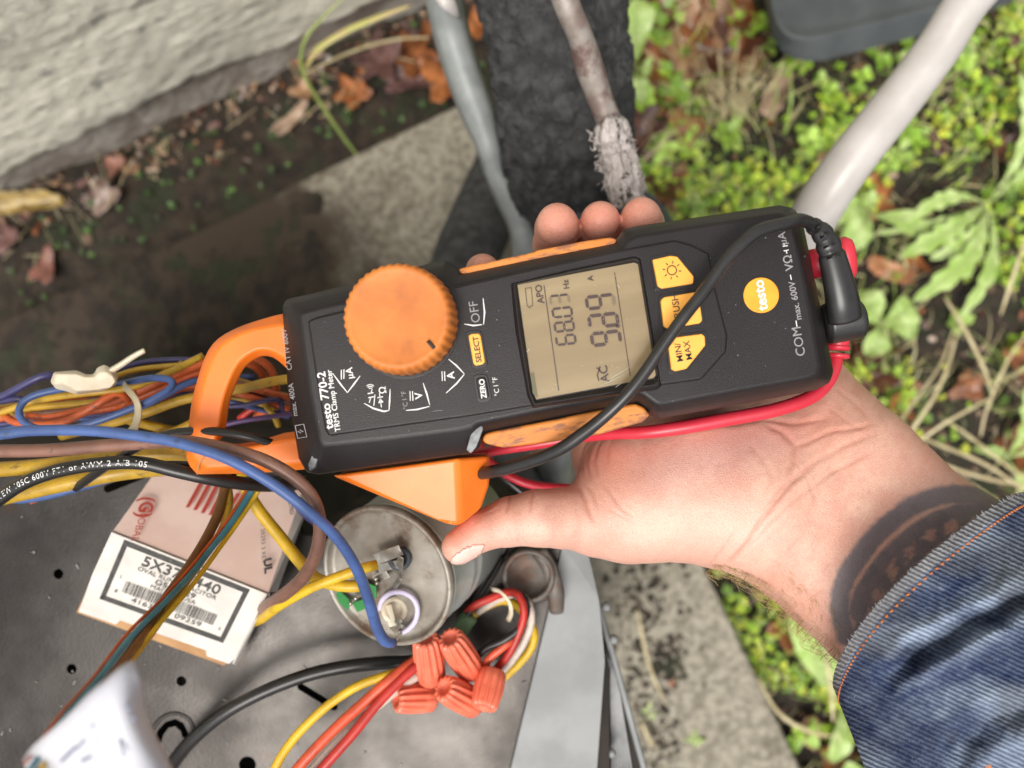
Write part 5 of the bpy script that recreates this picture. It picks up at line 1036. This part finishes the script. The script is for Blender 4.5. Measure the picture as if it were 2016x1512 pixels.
# ------------------------------------------------------------------ weeds, grass and leaf litter
def gp(x, y, z=0.0):
    """ground point seen at photo px"""
    v = P(x, y, 1.0); return np.array([v.x, v.y, gz(v.x, v.y)+z])
PADP = [tuple(P(x, y, .95)[:2]) for x, y in pad_px]
TMP = np.array([(0, 0, 0), (.28, .30, .06), (.66, .36, .08), (1, 0, 0), (.66, -.36, .08), (.28, -.30, .06), (.5, 0, 0)])
TF = [(0, 6, 1), (1, 6, 2), (2, 6, 3), (3, 6, 4), (4, 6, 5), (5, 6, 0)]
rng = np.random.default_rng(5)
def weeds(cands, smin_, smax_, hmax, name, label, greens):
    V = []; Fs = []; C = []
    for (x, y) in cands:
        z0 = gz(x, y); nl = rng.integers(4, 9); s = rng.uniform(smin_, smax_); hh = rng.uniform(.003, hmax); g0 = greens[rng.integers(len(greens))]; b = rng.uniform(.6, 1.35); a0 = rng.uniform(0, 6.3)
        for k in range(nl):
            lay = k//4; a = a0+k*1.57+lay*.8+rng.uniform(-.3, .3); el_ = rng.uniform(-.1, .7); ll = s*rng.uniform(.7, 1.15)*(1-.25*lay)
            ca, sa, ce, se = math.cos(a), math.sin(a), math.cos(el_), math.sin(el_)
            T_ = TMP*ll; X_ = T_[:, 0]*ce-T_[:, 2]*se; Zv = T_[:, 0]*se+T_[:, 2]*ce+hh+lay*.003+z0
            st = .12*ll; q_ = np.stack([x+(X_+st)*ca-T_[:, 1]*sa, y+(X_+st)*sa+T_[:, 1]*ca, Zv], -1); n = len(V)*7
            V.append(q_); Fs += [(i+n, j+n, k2+n) for i, j, k2 in TF]; c_ = np.array(g0)*np.array([1.35, 1.25, 1.0])*b*rng.uniform(.85, 1.15); C.append(np.tile(c_, (7, 1)))
    V = np.vstack(V); o = mk(name, V, Fs, m_grn, loc=(0, 0, 0)); setcol(o, np.vstack(C)); tag(o, label, None, None, 'stuff'); return o
G1 = [(.24, .40, .035), (.19, .34, .03), (.34, .47, .05), (.11, .21, .03), (.26, .36, .09), (.40, .46, .06)]
pts = []
while len(pts) < 8000:
    X_ = rng.uniform(.08, .95); Y_ = rng.uniform(-.70, .72); pxx, pyy = CX+X_*F, CY-Y_*F
    if in_poly(X_, Y_, PADP): continue
    dens = fbm(X_*9, Y_*9, 45, 4)*1.7-.24
    if pyy < 300 and pxx < 1530: dens *= .25
    if 1200 < pxx < 1560 and 330 < pyy < 520: dens += .3
    if pxx > 1700 and pyy > 560: dens -= .12
    if pxx < 1240 and pyy < 600: dens *= .2
    if rng.random() < np.clip((dens-.44)*7, .03, 1): pts.append((X_, Y_))
weeds(pts, .0026, .0080, .026, 'chickweed', 'low bright green chickweed covering the soil', G1)
pts = []
while len(pts) < 400:
    X_ = rng.uniform(.12, .92); Y_ = rng.uniform(-.65, .68)
    if in_poly(X_, Y_, PADP): continue
    if fbm(X_*6+4, Y_*6, 48, 3) > .47: pts.append((X_, Y_))
weeds(pts, .011, .021, .020, 'broad_leaf_weed', 'larger pale green weed leaves between the chickweed', [(.24, .40, .06), (.30, .46, .11), (.18, .32, .05)])
pts = []
while len(pts) < 90:
    pxx = rng.uniform(0, 950); line = 390-pxx*.459; pyy = line+rng.uniform(20, 260)
    if pyy > 620 or in_poly(*P(pxx, pyy, .95)[:2], PADP): continue
    pts.append(tuple(P(pxx, pyy, 1.0)[:2]))
weeds(pts, .003, .006, .008, 'moss_sprouts', 'tiny green sprouts in the dark soil beside the wall', [(.04, .08, .025), (.06, .12, .035)])
# moss mass on the soil: many fine blades
mbv = []; mf = []; mc = []
for i in range(22000):
    X_ = rng.uniform(.08, .95); Y_ = rng.uniform(-.70, .72)
    if in_poly(X_, Y_, PADP): continue
    d_ = fbm(X_*10+7, Y_*10, 52, 3)
    if d_ < .44: continue
    a = rng.uniform(0, 6.3); l = rng.uniform(.003, .010); z0 = gz(X_, Y_); w_ = .0006; n = len(mbv)
    dx, dy = math.cos(a), math.sin(a); h_ = rng.uniform(.002, .008)
    mbv += [(X_-dy*w_, Y_+dx*w_, z0), (X_+dy*w_, Y_-dx*w_, z0), (X_+dx*l*.5+dy*w_, Y_+dy*l*.5-dx*w_, z0+h_), (X_+dx*l*.5-dy*w_, Y_+dy*l*.5+dx*w_, z0+h_), (X_+dx*l, Y_+dy*l, z0+h_*.8)]
    mf += [(n, n+1, n+2, n+3), (n+3, n+2, n+4)]; c_ = np.array([(.12, .22, .04), (.20, .30, .07), (.25, .22, .10), (.08, .13, .03)][rng.integers(4)])*rng.uniform(.6, 1.3); mc += [c_]*5
o = mk('moss', mbv, mf, m_grn, loc=(0, 0, 0), smooth=False); setcol(o, np.array(mc)); tag(o, 'fine moss and seedlings between the weeds', None, None, 'stuff')

def leaf_strip(p0, p1, wd, lobes=0, arch=.015, n=26, fold=.25, jag=.0):
    """long leaf from base p0 to tip p1 (world), returns verts/faces; 5 across, folded along the midrib"""
    p0 = np.array(p0, float); p1 = np.array(p1, float); ax = p1-p0; L = np.linalg.norm(ax); ax /= L; sd_ = np.cross(ax, [0, 0, 1.]); sd_ /= np.linalg.norm(sd_); V = []
    bend = rng.uniform(-.12, .12)*L
    for i in range(n+1):
        s = i/n; w_ = wd*(math.sin(math.pi*min(1, s*.95+.03)**1.6)**.8 if s < .98 else .05)
        if lobes: w_ *= .50+.5*abs(((s*lobes+rng.uniform(-.06, .06)) % 1)-.15)**.7
        w_ = max(w_, wd*.08); c_ = p0+ax*L*s+sd_*bend*math.sin(math.pi*s)+np.array([0, 0, arch*math.sin(math.pi*s)])
        for k in (-1, -.5, 0, .5, 1): V.append(c_+sd_*w_*k+np.array([0, 0, abs(k)*w_*fold+math.sin(s*17+k*2)*w_*.08])-ax*abs(k)*w_*(.3 if lobes else 0))
    Fc = [(i*5+j, (i+1)*5+j, (i+1)*5+j+1, i*5+j+1) for i in range(n) for j in range(4)]; return V, Fc
m_dand = M('dandelion_leaf', (.28, .42, .09), (.46, .58, .22), r=.42, ns=60, bump=.5, bs=250, bd=.001); m_mid = M('leaf_midrib', (.36, .42, .18), r=.5)
def rosette(label, c, tips, wd, z=.015, lobes=6):
    t_ = thing('dandelion_plant', label, 'plant', gp(*c)); c0 = gp(*c, z)
    for (x, y, zt, w_) in tips:
        tip = gp(x, y, zt); V, Fc = leaf_strip(c0, tip, wd*w_, lobes, .012+.01*rng.random()); mk('leaf', V, Fc, m_dand, t_)
        n = len(V)//5; C = np.array([V[i*5+2] for i in range(n)])+np.array([0, 0, .0008]); V2, F2 = tube_vf(C, np.linspace(.0016, .0004, n), 6); mk('midrib', V2, F2, m_mid, t_)
rosette('large toothed dandelion rosette right of the plugs', (1932, 405), [(1966,170,.05,1.0),(2035,300,.03,.8),(1742,452,.05,1.0),(1730,520,.06,1.4),(1758,602,.05,1.5),(1700,470,.03,.6),(1862,640,.02,.9),(1800,520,.04,1.2)], .0125)
rosette('small bright dandelion plant near the right edge beside the straws', (1968, 900), [(1962,760,.06,1.1),(2040,830,.03,.8),(2010,980,.02,.8),(1900,880,.02,.7)], .013, lobes=4)
rosette('long leaved plant in the gap between the wrist and the concrete pad', (1650, 1380), [(1548,1085,.06,1.5),(1590,1130,.05,1.0),(1620,1480,.03,1.0),(1700,1260,.05,.9)], .014, lobes=0)
rosette('pale leafy plant at the lower edge beside the denim cuff', (1690, 1560), [(1640,1470,.05,1.4),(1740,1440,.06,1.3),(1600,1540,.03,1.2),(1700,1400,.03,1.0)], .014, lobes=0)
rosette('broad leaved weed just right of the black plug', (1720, 640), [(1665,585,.03,1.6),(1770,600,.03,1.4),(1690,700,.02,1.2),(1790,660,.02,1.2)], .014, lobes=0)
rosette('young bright green leaf beside the foam insulation', (1246, 150), [(1243,45,.06,1.5),(1275,160,.03,.9),(1262,215,.02,.8)], .014, lobes=0)
rosette('two long green leaves under the upper right plug end', (1700, 430), [(1600,445,.04,1.1),(1640,500,.03,1.2),(1790,470,.03,1.),(1660,400,.03,.8)], .015, lobes=0)
rosette('small round leaved seedling on the pad beside the louvres', (1262, 1370), [(1240,1345,.02,1.4),(1280,1350,.02,1.2),(1250,1400,.02,1.3),(1283,1388,.02,1.2)], .009, z=.055, lobes=0)
rosette('second seedling on the pad below the first one', (1345, 1415), [(1325,1395,.02,1.4),(1365,1400,.02,1.2),(1335,1440,.02,1.3),(1362,1436,.02,1.2)], .009, z=.055, lobes=0)
rosette('third seedling at the lower edge of the pad', (1305, 1500), [(1280,1480,.02,1.4),(1325,1480,.02,1.2),(1285,1520,.02,1.3)], .010, z=.055, lobes=0)
# rusty dead leaves, each its own thing
def dead(label, x, y, r_, colr, lob=5, el_=1.0, ang=None, z=.012, group=None, base=0, curl=None):
    ang = rng.uniform(0, 6.3) if ang is None else ang; c0 = gp(x, y, z+base); nr_, na_ = 6, 36; V = [np.array([0, 0, .0])]; ph_ = rng.uniform(0, 6.3); cu_1 = rng.uniform(.25, .6) if curl is None else curl
    for i in range(1, nr_+1):
        for j in range(na_):
            t = j/na_*2*math.pi; rr_ = (i/nr_)*r_*(1+.26*math.cos(lob*t)*(i/nr_)+.08*math.cos(13*t+ph_))*(1 if abs(math.cos(t/2)) > .12 else .8)
            V.append(np.array([rr_*math.cos(t)*el_, rr_*math.sin(t)/el_, cu_1*rr_*rr_/r_*(.6+.6*math.cos(2*t+ph_))-.05*r_+.07*r_*math.sin(3*t+ph_*2)*(i/nr_)]))
    V = np.array(V); ti, tj = rng.uniform(-.35, .35, 2); ca, sa = math.cos(ang), math.sin(ang)
    V = np.stack([V[:, 0]*ca-V[:, 1]*sa, V[:, 0]*sa+V[:, 1]*ca, V[:, 2]+V[:, 0]*ti+V[:, 1]*tj], -1)+c0
    Fc = [(0, 1+j, 1+(j+1) % na_) for j in range(na_)]+[(1+(i-1)*na_+j, 1+i*na_+j, 1+i*na_+(j+1) % na_, 1+(i-1)*na_+(j+1) % na_) for i in range(1, nr_) for j in range(na_)]
    o = mk('dead_leaf', V, Fc, m_dead, loc=c0); n_ = fbm(V[:, 0]*90, V[:, 1]*90, 5, 3)[:, None]; setcol(o, np.array(colr)*(.5+1.0*n_)); tag(o, label, 'leaf', group)
    s = o.modifiers.new('th', 'SOLIDIFY'); s.thickness = .0005; return o
TAN = (.42, .25, .14); RUST = (.28, .10, .035); WET = (.12, .045, .025); ORG = (.45, .16, .05); MAR = (.12, .05, .05); PALE = (.50, .36, .26); PUR = (.20, .11, .10)
for a in [('large tan leaf right of the insulated pipe at the top', 1322, 52, .034, TAN, 4, 1.1), ('curled wet brown leaf below the large tan one', 1400, 120, .034, WET, 5), ('rusty leaf at the top edge beside the grey box', 1450, 30, .030, RUST, 5), ('dark wet leaf close to the insulated pipe', 1268, 105, .030, WET, 3),
          ('dull brown leaf under the wet one', 1330, 150, .034, RUST, 4), ('glossy dark leaf left of the grey box', 1440, 95, .028, WET, 4), ('small rust leaf at the top right of the insulated pipe', 1290, 190, .026, RUST, 5), ('round brown leaf with a sprout on it among the chickweed', 1348, 258, .024, (.34, .15, .06), 3), ('pale torn leaf below the grey box', 1524, 182, .028, PALE, 2, 1.5, 1.1),
          ('wet red brown leaf right of the foil wrap', 1300, 340, .034, WET, 5, 1.2), ('dark red leaf behind the pinky fingertip', 1335, 385, .028, RUST, 4), ('orange leaf under the white pipe end', 1715, 395, .024, ORG, 5), ('bright orange curled leaf at the dandelion', 1745, 535, .021, (.55, .25, .12), 2, 1.3), ('small orange leaf right of the curled one', 1790, 515, .013, ORG, 3, 1.4),
          ('dark brown leaf in the hollow right of the red boot', 1700, 690, .030, WET, 5), ('brown leaf below the black plug', 1690, 760, .028, WET, 4), ('orange leaf beside the heel of the hand', 1760, 800, .018, ORG, 4), ('pale orange leaf at the edge of the wrist', 1740, 880, .022, (.48, .26, .14), 4), ('reddish brown leaf at the right edge', 2010, 880, .030, RUST, 5),
          ('shiny maroon wet leaf in the upper right corner', 1985, 55, .038, MAR, 5), ('second maroon leaf under the white pipe at the right', 2010, 120, .028, MAR, 4), ('dark leaf between the moss right of the white pipe', 1830, 280, .020, MAR, 3), ('purple brown leaf between wall and conduit', 745, 130, .030, PUR, 5), ('orange leaf below the purple brown one', 698, 185, .022, ORG, 5),
          ('brown leaf left of the grey conduit', 815, 110, .030, RUST, 5), ('orange leaf touching the grey conduit', 880, 165, .028, ORG, 4), ('brown folded leaf by the wall next to the conduit', 800, 165, .022, PUR, 3, 1.4), ('orange leaf between conduit and foam pipe', 945, 60, .022, ORG, 4), ('pale buff leaf scrap left of the green blade', 578, 240, .017, PALE, 2, 1.6, .9),
          ('pink brown leaf scrap beside the wall in the middle', 232, 330, .014, (.40, .20, .15), 3), ('grey brown leaf at the foot of the wall', 218, 392, .019, (.30, .22, .18), 3, 1.2), ('yellow brown curled leaf at the left end of the wall', 62, 405, .026, (.42, .30, .10), 2, 1.5, .1), ('red brown leaf on the dark soil at the left', 100, 530, .018, (.30, .13, .10), 3, 1.3, 1.3),
          ('tan leaf scrap beside the green blade', 600, 185, .014, TAN, 3), ('small brown leaf at the left edge of the picture', 25, 470, .018, PUR, 3), ('orange brown leaf in the lower right gap', 1645, 1500, .022, ORG, 4), ('brown leaf between pad and wrist', 1545, 1230, .024, RUST, 4), ('tan leaf on the soil right of the pad', 1590, 1430, .020, TAN, 4)]:
    lab, x, y, r_, c_ = a[:5]; dead(lab, x, y, r_, c_, *(a[5:] if len(a) > 5 else ()))
for k_, (lab, x, y, r_, c_) in enumerate([('dark wet leaf at the top edge just right of the foam insulation', 1290, 40, .026, WET), ('rusty leaf overlapping the large tan leaf', 1370, 60, .03, RUST), ('tan leaf between the large tan leaf and the curled wet one', 1345, 110, .028, TAN), ('rusty leaf beside the bright green leaf at the foam insulation', 1300, 140, .026, RUST),
        ('tan leaf left of the grey box near the top edge', 1420, 60, .028, TAN), ('rusty leaf touching the left side of the grey box', 1470, 120, .024, RUST), ('dark leaf above the clump of dry curled stems', 1395, 175, .026, WET), ('dark leaf right of the top of the foil wrap', 1260, 260, .024, WET),
        ('rusty leaf hidden under the lower end of the white pipe', 1620, 330, .018, RUST), ('small rusty leaf at the upper edge of the meter', 1480, 470, .016, RUST), ('rusty leaf under the left leaves of the large rosette', 1850, 480, .018, RUST), ('dark leaf above the centre of the large rosette', 1960, 300, .022, WET),
        ('rusty leaf among the crossing straws', 1890, 760, .02, RUST), ('rusty leaf behind the black plug barrel', 1640, 620, .018, RUST), ('tan leaf above the denim cuff', 1800, 950, .02, TAN), ('rusty leaf at the right edge between straws and rosette', 1990, 700, .018, RUST)]):
    dead(lab, x, y, r_, c_, 4+k_ % 3, 1.1, z=.018)
# litter scraps
V = []; Fc = []; C = []
for i in range(1400):
    if i < 300:
        pxx = rng.uniform(-60, 960); pyy = 390-pxx*.459+abs(rng.normal(0, 55))+6
    else: pxx = rng.uniform(1200, 2100); pyy = rng.uniform(-60, 1560)
    v = P(pxx, pyy, 1.0)
    if in_poly(v.x/.95*.95, v.y, PADP) and (rng.random() < .93): continue
    on = .05 if in_poly(v.x, v.y, PADP) else 0
    z0 = gz(v.x, v.y) if not on else .056; r_ = rng.uniform(.0015, .007)*(1 if rng.random() < .8 else 1.7); a = rng.uniform(0, 6.3); n = len(V); k = 6; el_ = rng.uniform(.25, 1)
    cc = [TAN, RUST, WET, PUR, PALE, (.25, .17, .12), (.16, .10, .07)][rng.integers(7)]; tl_ = rng.uniform(-.5, .5, 2)
    for j in range(k):
        t = j/k*6.283; rr_ = r_*rng.uniform(.7, 1.2); x_, y_ = rr_*math.cos(t), rr_*math.sin(t)*el_; X_, Y_ = x_*math.cos(a)-y_*math.sin(a), x_*math.sin(a)+y_*math.cos(a)
        V.append((v.x+X_, v.y+Y_, z0+.004+X_*tl_[0]+Y_*tl_[1]+rng.uniform(0, .001))); C.append(np.array(cc)*rng.uniform(.6, 1.1))
    Fc.append(tuple(range(n, n+k)))
o = mk('leaf_litter', V, Fc, m_dead, loc=(0, 0, 0), smooth=False); setcol(o, np.array(C)); tag(o, 'crumbled leaf scraps on the soil', None, None, 'stuff')
# twigs, straws and grass blades
mb = MB()
for i in range(420):
    if i < 55: pxx = rng.uniform(-40, 900); pyy = 390-pxx*.459+rng.uniform(10, 150)
    else: pxx = rng.uniform(1240, 2100); pyy = rng.uniform(-50, 1560)
    if in_poly(*P(pxx, pyy, 1)[:2], PADP): continue
    a = rng.uniform(0, 6.3); L = rng.uniform(15, 75); z0 = rng.uniform(.004, .03); q0 = gp(pxx, pyy, z0); q1 = gp(pxx+L*math.cos(a), pyy+L*math.sin(a), z0+rng.uniform(-.003, .012)); qm = (q0+q1)/2+np.array([*(rng.normal(0, .0018, 2)), .003])
    C = spline(np.array([q0, qm, q1]), .006); mb.add(*tube_vf(C, np.full(len(C), rng.uniform(.0003, .0008)), 4))
o = mb.build('dry_twigs', m_straw); tag(o, 'dry twigs and bits of straw on the ground', None, None, 'stuff')
def blade(label, pts, wd, mat, cat='grass blade', grp=None):
    q_ = np.array([tuple(P(x, y, d)) for x, y, d in pts]); C = spline(q_, .006); T, N, B = frames(C); n = len(C); s = np.linspace(0, 1, n); w_ = px(wd, 1)*(np.sin(np.pi*np.clip(s*.9+.1, 0, 1))**.5)+.0002
    S_ = np.cross(T, [0, 0, 1.]); S_ /= np.linalg.norm(S_, axis=1)[:, None]; V = np.stack([C-S_*w_[:, None], C-np.array([0, 0, 1])*w_[:, None]*.35, C+S_*w_[:, None]], 1).reshape(-1, 3)
    Fc = [(i*3+j, (i+1)*3+j, (i+1)*3+j+1, i*3+j+1) for i in range(n-1) for j in range(2)]; o = mk('grass_blade', V, Fc, mat); tag(o, label, cat, grp); sm = o.modifiers.new('th', 'SOLIDIFY'); sm.thickness = .0005
m_gb = M('grass_green', (.20, .27, .06), (.30, .34, .10), r=.5, ns=40); m_gy = M('grass_yellow', (.42, .42, .12), (.50, .36, .18), r=.5, ns=40)
blade('green grass blade leaning over the soil left of the conduit', [(708,312,.955),(670,262,.93),(632,205,.90),(604,160,.87),(592,120,.85),(602,75,.83),(640,30,.82),(690,-15,.81)], 2.8, m_gb)
blade('yellow green blade forking along the foot of the wall', [(598,140,.87),(625,98,.85),(680,62,.84),(735,38,.83),(810,10,.82)], 5, m_gy)
blade('dry tan stem lying along the top right end of the wall', [(600,145,.88),(650,120,.9),(720,92,.93),(790,76,.95),(850,74,.96)], 3, m_straw)
for i, (lab, pts) in enumerate([
 ('long pale straw from the wrist towards the dandelion', [(1720,960,.94),(1780,870,.91),(1850,760,.90),(1892,635,.90)]), ('second long straw just left of the first one', [(1745,870,.95),(1800,790,.93),(1850,720,.92),(1880,640,.93)]),
 ('straw running into the right edge low down', [(1775,850,.95),(1860,880,.92),(1950,920,.90),(2040,985,.90)]), ('straw crossing the others at the right edge', [(1850,820,.93),(1910,860,.92),(1960,900,.91),(2040,960,.92)]), ('thin straw pointing up at the right edge', [(1860,585,.94),(1900,650,.93),(1935,720,.93),(1955,775,.94)]),
 ('straw leaning against the right border', [(1970,620,.95),(1990,560,.93),(2010,500,.92),(2030,440,.92)]), ('straw behind the wrist towards the right', [(1770,900,.94),(1850,840,.92),(1920,800,.92),(1960,780,.93)]), ('straw above the cuff at the right edge', [(1820,900,.94),(1900,930,.93),(1980,950,.92),(2050,955,.92)]),
 ('bent straw in the middle of the right edge', [(1930,860,.94),(1945,800,.93),(1990,700,.93),(2040,640,.94)]), ('pale stem under the denim cuff', [(1640,1420,.94),(1636,1350,.93),(1628,1290,.93),(1640,1220,.94)]), ('curved straw between pad and weeds', [(1490,1330,.95),(1530,1400,.93),(1590,1440,.92),(1650,1450,.93)]),
 ('straw lying on the pad beside the louvres', [(1255,1200,.938),(1268,1270,.938),(1285,1330,.936),(1312,1390,.935)]), ('short straw at the lower end of the louvres', [(1262,1420,.938),(1275,1450,.937),(1292,1475,.936)]), ('straw in the chickweed left of the white pipe', [(1262,320,.95),(1300,285,.94),(1330,255,.94)])]):
    blade(lab, pts, [3.2, 2.6, 2.8, 2.4, 3.4][i % 5], m_straw, 'straw')
# loose grass among the weeds: hundreds of fine arching blades
V = []; Fc = []; C = []
for i in range(1500):
    pxx = rng.uniform(1230, 2150); pyy = rng.uniform(-60, 1560); v = P(pxx, pyy, 1.0)
    if in_poly(v.x, v.y, PADP) or fbm(v.x*7+2, v.y*7, 151, 3) < (.46 if pxx < 1650 else .36): continue
    a = rng.normal(2.4 if rng.random() < .6 else .9, .7); L = rng.uniform(.02, .075); h_ = rng.uniform(.01, .05); w_ = rng.uniform(.0006, .0018); z0 = gz(v.x, v.y); n = len(V)
    dx, dy = math.cos(a), math.sin(a); bx_ = rng.normal(0, .2)
    for k in range(6):
        s_ = k/5; cx = v.x+dx*L*s_-dy*bx_*L*s_*s_; cy = v.y+dy*L*s_+dx*bx_*L*s_*s_; cz = z0+h_*math.sin(s_*2.3); ww = w_*(1-s_*.85); V += [(cx-dy*ww, cy+dx*ww, cz), (cx+dy*ww, cy-dx*ww, cz+ww*.4)]
    Fc += [(n+2*k, n+2*k+1, n+2*k+3, n+2*k+2) for k in range(5)]; cc = [(.30, .42, .08), (.22, .34, .05), (.55, .50, .26), (.42, .46, .16), (.50, .42, .22)][rng.integers(5)]; C += [np.array(cc)*rng.uniform(.85, 1.35)]*12
o = mk('grass', V, Fc, m_grn, loc=(0, 0, 0), smooth=False); setcol(o, np.array(C)); tag(o, 'fine green and dry grass growing through the weeds', None, None, 'stuff')
# clump of dry curly stems above the chickweed
dc = MB()
for i in range(34):
    x0, y0 = 1440+rng.normal(0, 22), 235+rng.normal(0, 14); q0 = gp(x0, y0, .01); a = rng.uniform(-2.6, -.6); L = rng.uniform(60, 120)
    q1 = gp(x0+L*.6*math.cos(a), y0+L*.6*math.sin(a), .04); q2 = gp(x0+L*math.cos(a)+rng.uniform(-15, 15), y0+L*math.sin(a), .05); q3 = gp(x0+L*math.cos(a)+rng.uniform(-25, 25), y0+L*math.sin(a)+rng.uniform(5, 22), .04)
    C = spline(np.array([q0, q1, q2, q3]), .005); dc.add(*tube_vf(C, np.linspace(.0011, .0007, len(C)), 5))
o = dc.build('dry_plant', m_straw); tag(o, 'clump of dry curled stems left of the pale torn leaf', 'plant')
# dark crumbs and moss lumps on the pad beside the louvres
V = []; Fc = []
for i in range(420):
    pxx = 1270+rng.normal(0, 34)+rng.uniform(-20, 30); pyy = rng.uniform(1095, 1512)
    if i > 330: pxx, pyy = 1318+rng.normal(0, 15), 1300+rng.normal(0, 18)
    v = P(pxx, pyy, .945); r_ = rng.uniform(.0015, .005); n = len(V)
    for k in range(6):
        dd = [(1, 0, 0), (-1, 0, 0), (0, 1, 0), (0, -1, 0), (0, 0, .8), (0, 0, -.3)][k]; V.append((v.x+dd[0]*r_*rng.uniform(.7, 1.3), v.y+dd[1]*r_*rng.uniform(.7, 1.3), v.z+dd[2]*r_))
    Fc += [(n+a, n+b, n+4) for a, b in ((0, 2), (2, 1), (1, 3), (3, 0))]
o = mk('soil_crumbs', V, Fc, m_soil, loc=(0, 0, 0)); tag(o, 'dark soil crumbs on the pad beside the louvres', None, None, 'stuff')
